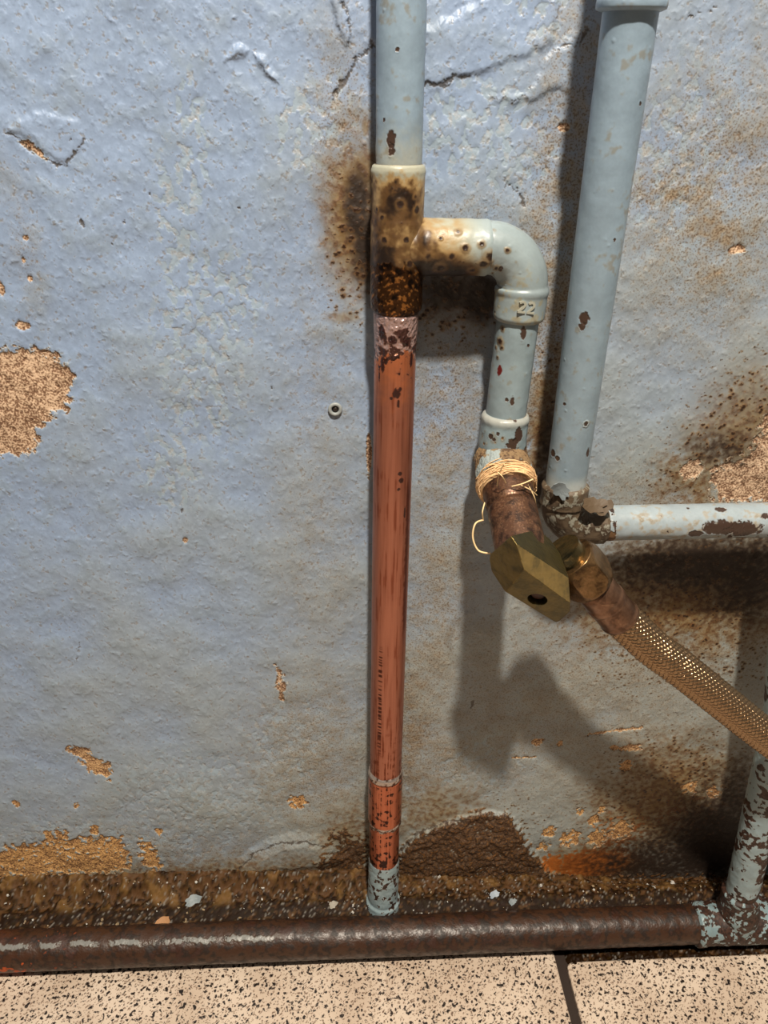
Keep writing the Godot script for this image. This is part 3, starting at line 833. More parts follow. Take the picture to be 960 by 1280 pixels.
	pipe("bend", t, cb, [[0, 11.5], [1.5, 13.4], [13, 13.4], [13.6, 12.6], [36, 12.6], [46, 12.2], [47.5, 10.8]], "corner", Vector3(0, 0, 1), 0.0008, 88, lumps(0.5, 30))
	t = thing("branch_pipe", Vector3(0.2, 0.381, 0.034), "pale painted horizontal pipe with rusty chips leaving the corner elbow to the right", "pipe")
	pipe("tube", t, [Vector3(0.116, 0.3795, 0.034), Vector3(0.36, 0.3815, 0.034)], [[0, 11.0], [12, 10.8], [16, 10.5], [244, 10.6]], "hp", Vector3(0, 0, 1), 0.001, 80, lumps(0.3, 31))
	# the copper pipe
	t = thing("copper_pipe", Vector3(0.0004, 0.26, z), "bare new copper pipe running from the scorched tee down to the floor pipe", "pipe")
	pipe("tube", t, [Vector3(0.0008, 0.505, z), Vector3(0.0, 0.1675, z)], [[0, 11.0], [3.5, 11.0], [4.5, 12.0], [9, 11.8], [20, 11.4], [26, 11.3], [338, 11.3]], "cop", Vector3(0, 0, 1), 0.001, 88)
	pipe("solder_ring", t, [Vector3(0.0, 0.1745, z), Vector3(0.0, 0.1672, z)], [[0, 11.3], [1.8, 12.6], [4.5, 12.8], [7, 11.6]], "tin", Vector3(0, 0, 1), 0.0005, 72, lumps(0.7, 33))
	pipe("coupling", t, [Vector3(0.0, 0.1690, z), Vector3(0.0, 0.1230, z)], [[0, 11.6], [1.2, 12.4], [44, 12.4], [46, 11.7]], "cop2", Vector3(0, 0, 1), 0.0008, 80)
	pipe("solder_ring", t, [Vector3(0.0, 0.1262, z), Vector3(0.0, 0.1195, z)], [[0, 11.6], [2.0, 12.5], [3.2, 12.3], [6.7, 11.4]], "tin", Vector3(0, 0, 1), 0.0005, 72, lumps(0.9, 34))
	pipe("stub", t, [Vector3(0.0, 0.1240, z), Vector3(0.0, 0.0740, z)], [[0, 11.3], [50, 11.5]], "cop3", Vector3(0, 0, 1), 0.001, 80)
	meta(pipe("painted_stub", t, [Vector3(0.0, 0.0800, z), Vector3(-0.0004, 0.016, z)], [[0, 11.6], [4, 11.9], [46, 12.0], [48, 13.6], [56, 13.8], [64, 13.8]], "ris", Vector3(0, 0, 1), 0.001, 80, lumps(0.5, 35)), "old pipe end with flaking grey paint")
	# the pipe along the floor and the riser at its right end
	t = thing("floor_pipe", Vector3(0, 0.0185, 0.045), "long rusty brown wet pipe lying along the foot of the wall", "pipe")
	pipe("tube", t, [Vector3(-0.45, 0.0185, 0.045), Vector3(0.268, 0.0185, 0.045)], [[0, 14.7], [718, 14.7]], "bp", Vector3(0, 0, 1), 0.0015, 80, lumps(0.4, 36))
	pipe("tube_extension", t, [Vector3(-1.2, 0.0185, 0.045), Vector3(-0.449, 0.0185, 0.045)], [[0, 14.7], [750, 14.7]], "bpx", Vector3(0, 0, 1), 0.01, 40)
	t = thing("floor_tee", Vector3(0.283, 0.02, 0.045), "crusty brown tee with paint remnants at the right end of the floor pipe", "pipe fitting")
	pipe("run", t, [Vector3(0.248, 0.0185, 0.045), Vector3(0.322, 0.0185, 0.045)], [[0, 15.0], [1.5, 17.0], [7, 17.0], [9, 16.4], [65, 16.4], [67, 17.2], [72, 17.2], [74, 15.0]], "btee", Vector3(0, 0, 1), 0.0008, 88, lumps(0.7, 37))
	pipe("branch_socket", t, [Vector3(0.2825, 0.022, 0.045), Vector3(0.2797, 0.058, 0.045)], [[0, 16], [14, 16], [20, 14.6], [30, 14.2], [34, 14.6], [36, 12.0]], "btee2", Vector3(0, 0, 1), 0.0008, 88, lumps(0.7, 38))
	t = thing("flaking_riser", Vector3(0.276, 0.1, 0.045), "old pipe with flaking blue paint rising from the floor tee behind the hose", "pipe")
	pipe("tube", t, [Vector3(0.2665, 0.235, 0.045), Vector3(0.2810, 0.042, 0.045)], [[0, 11.8], [194, 12.0]], "ris2", Vector3(0, 0, 1), 0.001, 80, lumps(0.5, 39))
	pipe("tube_extension", t, [Vector3(0.2450, 0.379, 0.034), Vector3(0.2665, 0.234, 0.045)], [[0, 11.8], [194, 11.8]], "ris2", Vector3(0, 0, 1), 0.002, 72, lumps(0.5, 40))
	pipe("run_extension", get_node("floor_tee"), [Vector3(0.318, 0.0185, 0.045), Vector3(1.2, 0.0185, 0.045)], [[0, 14.7], [750, 14.7]], "bpx", Vector3(0, 0, 1), 0.01, 40)

func lumps(amp: float, seed_: int) -> Callable:
	var n := noise(FastNoiseLite.TYPE_SIMPLEX_SMOOTH, 1.0 / 11.0, 3, seed_)
	return func(a: float, s: float) -> float: return n.get_noise_3d(cos(a) * 12.0, s, sin(a) * 12.0) * amp

# a convex block cut by planes, its edges rounded: one ray per vertex from a centre inside
func cut_block(centre: Vector3, planes: Array, rounds: Array, p: float, nu: int, nv: int, pole: Vector3, hole = null, tints := {}) -> ArrayMesh:
	var ez := pole.normalized()
	var ex := ez.cross(Vector3(0.31, 0.77, 0.2)).normalized()
	var ey := ez.cross(ex)
	var vs := PackedVector3Array()
	var ns := PackedVector3Array()
	var cols := PackedColorArray()
	var ix := PackedInt32Array()
	for j in nv + 1:
		var th := PI * j / nv
		for i in nu + 1:
			var ph := TAU * (i % nu) / nu
			var d := ez * cos(th) + (ex * cos(ph) + ey * sin(ph)) * sin(th)
			var sum := 0.0
			var grad := Vector3.ZERO
			var top := 0.0
			var face := 0
			for qi in planes.size():
				var q: Array = planes[qi]
				var v: float = d.dot(q[0]) / q[1]
				if v > top:
					top = v
					face = qi
				if v > 0.0:
					var e := pow(v * 0.02, p)
					sum += e
					grad += q[0] * (e / (v * q[1]))
			for q in rounds:
				# [axis, radius, slope]: a cylinder (slope 0) or the cone that bevels a nut's corners
				var al: float = d.dot(q[0])
				var pe: float = (d - q[0] * al).length()
				var v: float = (pe + absf(al) * q[2]) / q[1]
				if v > 0.0:
					var e := pow(v * 0.02, p)
					sum += e
					grad += ((d - q[0] * al) / maxf(pe, 1e-6) + q[0] * (signf(al) * q[2])) * (e / (v * q[1]))
			var r := 0.02 * pow(sum, -1.0 / p)
			var at: Vector3 = centre + d * r
			if hole != null:
				var e: Vector3 = at - hole[0]
				var across: float = (e - hole[1] * e.dot(hole[1])).length()
				if e.dot(hole[1]) > -0.006: at -= hole[1] * hole[3] * smoothstep(hole[2] * 1.06, hole[2] * 0.88, across)
				if across < hole[2] * 1.12: grad = Vector3.ZERO
			cols.append(tints.get(face, tints.get(-1, Color.WHITE)))
			vs.append(at)
			ns.append(grad.normalized() if grad.length() > 0.0 else Vector3.ZERO)
	var w := nu + 1
	for j in nv:
		for i in nu:
			var a := j * w + i
			ix.append_array([a, a + w, a + 1, a + 1, a + w, a + w + 1])
	for j in nv + 1:
		for i in w:
			if ns[j * w + i] != Vector3.ZERO: continue
			var du := vs[j * w + (i + 1 if i < nu else 1)] - vs[j * w + (i - 1 if i > 0 else nu - 1)]
			var dv := vs[mini(j + 1, nv) * w + i] - vs[maxi(j - 1, 0) * w + i]
			var n := du.cross(dv)
			if n.length() < 1e-12: n = vs[j * w + i] - centre
			n = n.normalized()
			if n.dot(vs[j * w + i] - centre) < 0.0: n = -n
			ns[j * w + i] = n
	return mesh_of(vs, ns, PackedVector2Array(), ix, null, cols if tints.size() > 0 else PackedColorArray())

func through(centre: Vector3, a: Vector3, b: Vector3, c: Vector3) -> Array:
	var n := (b - a).cross(c - a).normalized()
	var d := (a - centre).dot(n)
	return [n, d] if d > 0.0 else [-n, -d]

func build_valve(e0: Vector3, ax: Vector3):
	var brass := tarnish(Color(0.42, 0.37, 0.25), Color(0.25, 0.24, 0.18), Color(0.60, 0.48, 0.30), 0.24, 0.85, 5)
	# green-brown patina; each face's bright or dark reflection is painted into its tint
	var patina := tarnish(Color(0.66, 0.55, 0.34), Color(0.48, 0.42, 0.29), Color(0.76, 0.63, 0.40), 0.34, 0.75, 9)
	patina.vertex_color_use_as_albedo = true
	var t := thing("angle_valve", e0 + ax * 0.07, "tarnished dark brass angle valve block with a screw hole, on the nipple", "valve")
	var c := Vector3(0.0695, 0.3825, 0.0960)
	# front face, bevel, turned top face, left face; the round and square flanks; back
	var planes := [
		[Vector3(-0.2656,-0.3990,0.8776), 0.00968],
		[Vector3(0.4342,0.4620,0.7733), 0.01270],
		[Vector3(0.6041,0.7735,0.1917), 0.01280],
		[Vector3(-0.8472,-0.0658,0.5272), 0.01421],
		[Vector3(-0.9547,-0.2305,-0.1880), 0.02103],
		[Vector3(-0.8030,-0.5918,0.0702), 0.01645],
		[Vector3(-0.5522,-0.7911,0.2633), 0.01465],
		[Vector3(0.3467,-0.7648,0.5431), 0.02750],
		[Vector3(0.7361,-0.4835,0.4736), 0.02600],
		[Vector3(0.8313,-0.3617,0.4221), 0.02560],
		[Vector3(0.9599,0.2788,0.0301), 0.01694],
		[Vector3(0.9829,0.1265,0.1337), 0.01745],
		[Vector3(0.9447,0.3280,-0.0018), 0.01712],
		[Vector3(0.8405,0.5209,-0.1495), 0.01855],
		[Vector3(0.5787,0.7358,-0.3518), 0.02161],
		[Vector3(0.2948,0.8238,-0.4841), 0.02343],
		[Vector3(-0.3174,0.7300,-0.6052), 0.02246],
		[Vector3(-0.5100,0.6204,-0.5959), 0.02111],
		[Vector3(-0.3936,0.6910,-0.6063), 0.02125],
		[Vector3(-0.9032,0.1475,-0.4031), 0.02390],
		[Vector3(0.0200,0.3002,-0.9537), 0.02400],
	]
	var hole_at := Vector3(0.0715,0.3732,0.1015)
	var fr: Array = planes[0]
	hole_at -= fr[0] * ((hole_at - c).dot(fr[0]) - fr[1])
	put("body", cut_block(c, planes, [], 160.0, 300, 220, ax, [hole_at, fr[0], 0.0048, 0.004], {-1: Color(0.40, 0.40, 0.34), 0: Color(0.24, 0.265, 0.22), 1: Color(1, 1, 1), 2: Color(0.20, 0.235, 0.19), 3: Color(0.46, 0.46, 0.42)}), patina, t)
	var rustm := tarnish(Color(0.22, 0.09, 0.05), Color(0.07, 0.03, 0.02), Color(0.45, 0.20, 0.09), 0.5, 0.3, 6)
	var s := put("screw", cut_block(hole_at - fr[0] * 0.0040, [[fr[0], 0.0016], [-fr[0], 0.001]], [[fr[0], 0.0036, 0.0]], 10.0, 32, 20, fr[0]), rustm, t)
	meta(s, "rusty screw sunk in a round hole")
	# outlet stub of the valve, the nut and the hose
	var u := Vector3(0.651, -0.759, 0.0)
	var nc := Vector3(0.1010, 0.3722, 0.0750)
	var pts := dense([nc - u * 0.018, nc - u * 0.006], 0.001)
	put("outlet", sweep(pts, profile(pts, [[0, 10.5], [34, 10.5]]), 64, Vector3(0, 0, 1)), brass, t)
	var h := thing("braided_hose", nc, "golden braided metal flexible hose running from the angle valve down to the right", "hose")
	var bronze := tarnish(Color(0.46, 0.355, 0.235), Color(0.30, 0.225, 0.15), Color(0.62, 0.48, 0.33), 0.27, 0.8, 7)
	var hex := []
	var side := Vector3(0.759, 0.651, 0.0)
	for k in 6:
		var a := TAU * k / 6.0 + 0.33
		hex.append([side * cos(a) + Vector3(0, 0, 1) * sin(a), 0.0140])
	hex.append([u, 0.0120])
	hex.append([-u, 0.0110])
	put("coupling_nut", cut_block(nc, hex, [[u, 0.0185, 0.42]], 60.0, 220, 140, u), bronze, h)
	var fm := tarnish(Color(0.46, 0.34, 0.265), Color(0.33, 0.235, 0.18), Color(0.60, 0.46, 0.36), 0.30, 0.7, 8)
	var fp := dense([nc + u * 0.008, nc + u * 0.0145, nc + u * 0.043], 0.0006)
	put("ferrule", sweep(fp, profile(fp, [[0, 8.5], [4, 9.0], [6.5, 10.8], [9, 11.3], [16, 11.3], [17.5, 11.9], [20, 11.9], [21.5, 11.4], [31, 11.5], [33.0, 12.0], [35, 11.6]]), 72, Vector3(0, 0, 1)), fm, h)
	var cv := Curve3D.new()
	cv.bake_interval = 0.0004
	var kn := [nc + u * 0.036, Vector3(0.1500, 0.3197, 0.0750), Vector3(0.1707, 0.3031, 0.0750), Vector3(0.2038, 0.2752, 0.0752), Vector3(0.2386, 0.2463, 0.0760), Vector3(0.285, 0.212, 0.0790), Vector3(0.35, 0.178, 0.085), Vector3(0.43, 0.160, 0.095)]
	for k in kn.size():
		var tan_: Vector3 = ((kn[mini(k + 1, kn.size() - 1)] - kn[maxi(k - 1, 0)]) as Vector3) * 0.17
		cv.add_point(kn[k], -tan_, tan_)
	var hp := cv.get_baked_points()
	var rad := PackedFloat32Array()
	for i in hp.size(): rad.append(0.0109)
	var wire := StandardMaterial3D.new()
	wire.resource_name = "braid_wire"
	wire.albedo_color = Color(0.62, 0.51, 0.39)
	wire.metallic = 0.9
	wire.roughness = 0.21
	var cut := 0
	while cut < hp.size() and hp[cut].x < 0.262: cut += 1
	put("sleeve_extension", sweep(hp.slice(cut - 3), rad.slice(cut - 3), 48, Vector3(0, 0, 1)), wire, h)
	hp = hp.slice(0, cut)
	put("braid_sleeve", sweep(hp, rad, 288, Vector3(0, 0, 1), true, true, braid), wire, h)

func braid(a: float, s: float) -> float:
	# two sets of flat bundles of wires, each over two and under two of the other
	var n := 16.0
	var p := a * n / TAU + s / 3.4
	var q := a * n / TAU - s / 3.4
	var i := floori(p)
	var j := floori(q)
	var fp := p - i - 0.5
	var fq := q - j - 0.5
	var over := posmod(i + j, 2) == 0
	var across := fp if over else fq
	var along := fq if over else fp
	var edge := 1.0 - pow(absf(across) * 2.0, 4.0)
	return -0.75 + 0.50 * edge + 0.62 * cos(along * PI) + 0.10 * cos(across * TAU * 3.0) * edge

func tarnish(a: Color, dark: Color, light: Color, rough: float, metal: float, seed_: int) -> StandardMaterial3D:
	var n := noise(FastNoiseLite.TYPE_SIMPLEX_SMOOTH, 1.0 / 40.0, 4, seed_)
	var n2 := noise(FastNoiseLite.TYPE_SIMPLEX_SMOOTH, 1.0 / 9.0, 2, seed_ + 50)
	var im := Image.create(256, 256, false, Image.FORMAT_RGB8)
	var hm := Image.create(256, 256, false, Image.FORMAT_RF)
	for y in 256:
		for x in 256:
			var v := n.get_noise_2d(x, y)
			var w := n2.get_noise_2d(x, y)
			var c := a.lerp(dark, smoothstep(0.0, 0.45, v + w * 0.3)).lerp(light, smoothstep(0.1, 0.5, -v + w * 0.4) * 0.6)
			im.set_pixel(x, y, c)
			hm.set_pixel(x, y, Color(v * 0.012 + w * 0.006, 0, 0))
	var m := StandardMaterial3D.new()
	m.resource_name = "tarnished_metal"
	m.albedo_texture = ImageTexture.create_from_image(im)
	m.roughness = rough
	m.metallic = metal
	m.heightmap_enabled = true
	m.heightmap_scale = 1.0
	m.heightmap_texture = ImageTexture.create_from_image(hm)
	m.uv1_triplanar = true
	m.uv1_world_triplanar = true
	m.uv1_scale = Vector3.ONE * 14.0
	return m

func plain(c: Color, rough: float, metal := 0.0) -> StandardMaterial3D:
	var m := StandardMaterial3D.new()
	m.albedo_color = c
	m.roughness = rough
	m.metallic = metal
	return m

# ==================================================================== wall, room, floor
func band_join(parts: Array) -> PackedByteArray:
	var out := PackedByteArray()
	for p in parts: out.append_array(p)
	return out

func build_wall():
	var hgt := PackedFloat32Array()
	for p in wall_hgt: hgt.append_array(p)
	var ids := band_join(wall_id)
	var cm := PackedFloat32Array()
	cm.resize(hgt.size())
	for i in hgt.size(): cm[i] = hgt[i] * 0.1
	var m := StandardMaterial3D.new()
	m.resource_name = "old_wall_paint"
	m.albedo_texture = ImageTexture.create_from_image(Image.create_from_data(PW, PH, false, Image.FORMAT_RGB8, band_join(wall_alb)))
	m.roughness = 1.0
	m.roughness_texture = ImageTexture.create_from_image(Image.create_from_data(PW, PH, false, Image.FORMAT_RGB8, band_join(wall_orm)))
	m.roughness_texture_channel = BaseMaterial3D.TEXTURE_CHANNEL_GREEN
	m.heightmap_enabled = true
	m.heightmap_scale = 0.55
	m.heightmap_texture = ImageTexture.create_from_image(Image.create_from_data(PW, PH, false, Image.FORMAT_RF, cm.to_byte_array()))
	m.texture_repeat = false
	# relief mesh
	var nx := 720
	var ny := 576
	var zs := PackedFloat32Array()
	zs.resize((nx + 1) * (ny + 1))
	var vs := PackedVector3Array()
	var uvs := PackedVector2Array()
	for j in ny + 1:
		var py := clampi(int(float(j) / ny * PH), 1, PH - 2)
		for i in nx + 1:
			var px := clampi(int(float(i) / nx * PW), 1, PW - 2)
			var at := py * PW + px
			var z := (hgt[at] * 2.0 + hgt[at - 1] + hgt[at + 1] + hgt[at - PW] + hgt[at + PW]) / 6.0
			var edge := minf(minf(i, nx - i), minf(j, ny - j)) / 12.0
			z *= minf(1.0, edge)
			zs[j * (nx + 1) + i] = z * 0.001
			vs.append(Vector3((float(i) / nx * 2.0 - 1.0) * WX * 0.001, (1.0 - float(j) / ny) * WH * 0.001, z * 0.001))
			uvs.append(Vector2(float(i) / nx, float(j) / ny))
	var ns := PackedVector3Array()
	var w := nx + 1
	var dx := 2.0 * WX * 0.001 / nx
	var dy := WH * 0.001 / ny
	for j in ny + 1:
		for i in w:
			var a := zs[j * w + mini(i + 1, nx)] - zs[j * w + maxi(i - 1, 0)]
			var b := zs[maxi(j - 1, 0) * w + i] - zs[mini(j + 1, ny) * w + i]
			ns.append(Vector3(-a / (2.0 * dx), -b / (2.0 * dy), 1.0).normalized())
	# cells: 0 paint, then every large bare patch is a part of its own
	var patches := [
		["bare_plaster_patch", "large ragged patch of bare speckled plaster", [Vector2(-232.4,482.3), Vector2(-167.8,482.3), Vector2(-180.1,405.4), Vector2(-249.8,406.0)], 1],
		["bare_plaster_patch", "long yellow patch of bare plaster low on the wall", [Vector2(-316.5,114.3), Vector2(-191.2,108.8), Vector2(-202.2,25.7), Vector2(-335.1,32.8)], 1],
		["bare_plaster_patch", "small yellow patch of bare plaster", [Vector2(-192.9,91.2), Vector2(-165.8,89.9), Vector2(-172.1,33.9), Vector2(-200.3,35.4)], 1],
		["bare_plaster_patch", "slanting chip of bare plaster", [Vector2(-234.2,188.4), Vector2(-192.3,186.9), Vector2(-198.7,141.5), Vector2(-242.1,143.2)], 1],
		["bare_plaster_patch", "rust-stained bare plaster beside the branch pipe", [Vector2(189.5,441.5), Vector2(252.8,441.2), Vector2(273.0,367.5), Vector2(204.8,368.4)], 1],
		["bare_plaster_patch", "round fleck of bare plaster", [Vector2(177.6,408.8), Vector2(197.4,408.6), Vector2(202.0,386.6), Vector2(181.8,386.9)], 1],
		["damp_plaster", "wet brown crumbling plaster at the foot of the wall", [Vector2(-341.6,132.4), Vector2(372.5,102.5), Vector2(488.3,-291.2), Vector2(-428.5,-213.7)], 2],
	]
	var lists := []
	for k in patches.size() + 1: lists.append(PackedInt32Array())
	var polys := []
	for q in patches: polys.append(PackedVector2Array(q[2]))
	for j in ny:
		var py := clampi(int((j + 0.5) / ny * PH), 0, PH - 1)
		for i in nx:
			var px := clampi(int((i + 0.5) / nx * PW), 0, PW - 1)
			var which := 0
			var id := ids[py * PW + px]
			if id > 0:
				var q := Vector2(((i + 0.5) / nx * 2.0 - 1.0) * WX, (1.0 - (j + 0.5) / ny) * WH)
				for k in patches.size():
					if patches[k][3] == id and Geometry2D.is_point_in_polygon(q, polys[k]):
						which = k + 1
						break
			var p := j * w + i
			lists[which].append_array([p, p + 1, p + w, p + 1, p + w + 1, p + w])
	var wall := Node3D.new()
	wall.name = "wall_back"
	add_child(wall)
	meta(wall, "old blue-grey painted wall, flaking and stained", "", "", "structure")
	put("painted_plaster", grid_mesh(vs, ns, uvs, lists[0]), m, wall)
	for k in patches.size():
		if lists[k + 1].size() > 0:
			var o := put(patches[k][0], grid_mesh(vs, ns, uvs, lists[k + 1]), m, wall)
			o.set_meta("label", patches[k][1])
	# the rest of the same wall, out of the frame
	var rest := plain(Color(0.56, 0.62, 0.68), 0.5)
	for b in [[Vector3(-1.8, -0.1, -0.12), Vector3(1.8, 2.4, -0.006)], [Vector3(-1.8, 0.72, -0.006), Vector3(1.8, 2.4, 0.0)], [Vector3(-1.8, -0.1, -0.006), Vector3(-0.45, 0.72, 0.0)], [Vector3(0.45, -0.1, -0.006), Vector3(1.8, 0.72, 0.0)]]:
		put("plain_panel", box(b[0], b[1]), rest, wall)

func grid_mesh(vs: PackedVector3Array, ns: PackedVector3Array, uvs: PackedVector2Array, ix: PackedInt32Array) -> ArrayMesh:
	# keeps only the vertices that the triangles use
	var map := PackedInt32Array()
	map.resize(vs.size())
	map.fill(-1)
	var v2 := PackedVector3Array()
	var n2 := PackedVector3Array()
	var u2 := PackedVector2Array()
	var out := PackedInt32Array()
	out.resize(ix.size())
	for t in ix.size():
		var q := ix[t]
		if map[q] < 0:
			map[q] = v2.size()
			v2.append(vs[q])
			n2.append(ns[q])
			u2.append(uvs[q])
		out[t] = map[q]
	var arr := []
	arr.resize(Mesh.ARRAY_MAX)
	arr[Mesh.ARRAY_VERTEX] = v2
	arr[Mesh.ARRAY_NORMAL] = n2
	arr[Mesh.ARRAY_TEX_UV] = u2
	arr[Mesh.ARRAY_INDEX] = out
	var m := ArrayMesh.new()
	m.add_surface_from_arrays(Mesh.PRIMITIVE_TRIANGLES, arr)
	return m

func box(lo: Vector3, hi: Vector3) -> ArrayMesh:
	var b := BoxMesh.new()
	b.size = hi - lo
	var st := SurfaceTool.new()
	st.append_from(b, 0, Transform3D(Basis(), (lo + hi) / 2.0))
	return st.commit()

func build_room():
	var paint := plain(Color(0.31, 0.33, 0.36), 0.6)
	var white := plain(Color(0.50, 0.50, 0.50), 0.8)
	for b in [["wall_left", Vector3(-1.92, -0.1, -0.12), Vector3(-1.8, 2.4, 3.0), paint], ["wall_right", Vector3(1.8, -0.1, -0.12), Vector3(1.92, 2.4, 3.0), paint], ["wall_front", Vector3(-1.92, -0.1, 3.0), Vector3(1.92, 2.4, 3.12), paint], ["ceiling", Vector3(-1.92, 2.4, -0.12), Vector3(1.92, 2.52, 3.12), white]]:
		meta(put(b[0], box(b[1], b[2]), b[3], self), "plain painted " + ("ceiling" if b[0] == "ceiling" else "wall of the small room"), "", "", "structure")

func build_lamp(at: Vector3, energy: float):
	var t := thing("pendant_lamp", at, "bare bulb hanging on a cord from the ceiling", "lamp")
	var glow := plain(Color(1, 0.93, 0.82), 0.4)
	glow.emission_enabled = true
	glow.emission = Color(1.0, 0.86, 0.68)
	glow.emission_energy_multiplier = 6.0
	var pts := dense([at + Vector3(0, -0.030, 0), at + Vector3(0, 0.045, 0)], 0.003)
	var rad := PackedFloat32Array()
	for i in pts.size():
		var y := pts[i].y - at.y
		rad.append(maxf(0.001, sqrt(maxf(0.0, 0.03 * 0.03 - y * y)) if y < 0.018 else lerpf(0.024, 0.014, smoothstep(0.018, 0.045, y))))
	put("bulb", sweep(pts, rad, 32, Vector3(0, 0, 1)), glow, t)
	var dark := plain(Color(0.1, 0.1, 0.1), 0.5)
	pts = dense([at + Vector3(0, 0.043, 0), at + Vector3(0, 0.10, 0)], 0.005)
	put("lamp_holder", sweep(pts, profile(pts, [[0, 17], [40, 17], [57, 6]]), 32, Vector3(0, 0, 1)), dark, t)
	pts = dense([at + Vector3(0, 0.098, 0), Vector3(at.x, 2.40, at.z)], 0.05)
	put("cord", sweep(pts, profile(pts, [[0, 3], [900, 3]]), 12, Vector3(0, 0, 1)), dark, t)
	var l := OmniLight3D.new()
	l.name = "bulb_light"
	l.light_color = Color(1.0, 0.955, 0.885)
	l.light_energy = energy
	l.light_size = 0.03
	l.omni_range = 6.0
	l.omni_attenuation = 2.0
	l.shadow_enabled = true
	t.add_child(l)

func slab(lo: Vector3, hi: Vector3, r: float, ch: float) -> ArrayMesh:
	# a tile: rounded corners, bevelled rim
	var ring := []
	var cx := [hi.x - r, lo.x + r, lo.x + r, hi.x - r]
	var cz := [hi.z - r, hi.z - r, lo.z + r, lo.z + r]
	for k in 4:
		for i in 6:
			var a := PI / 2.0 * (k + i / 5.0)
			ring.append([Vector2(cx[k], cz[k]), Vector2(cos(a), sin(a))])
	var n := ring.size()
	var st := SurfaceTool.new()
	st.begin(Mesh.PRIMITIVE_TRIANGLES)
	st.set_smooth_group(-1)
	var rows := [[lo.y, 0.0], [hi.y - ch, 0.0], [hi.y - ch * 0.3, ch * 0.3], [hi.y, ch]]
	var P := func(row: int, k: int) -> Vector3:
		var q: Vector2 = ring[k % n][0] + ring[k % n][1] * (r - rows[row][1])
		return Vector3(q.x, rows[row][0], q.y)
	for row in 3:
		for k in n:
			for v in [P.call(row, k), P.call(row, k + 1), P.call(row + 1, k), P.call(row, k + 1), P.call(row + 1, k + 1), P.call(row + 1, k)]: st.add_vertex(v)
	var mid := Vector3((lo.x + hi.x) / 2.0, hi.y, (lo.z + hi.z) / 2.0)
	for k in n:
		for v in [mid, P.call(3, k), P.call(3, k + 1)]: st.add_vertex(v)
	st.generate_normals()
	return st.commit()

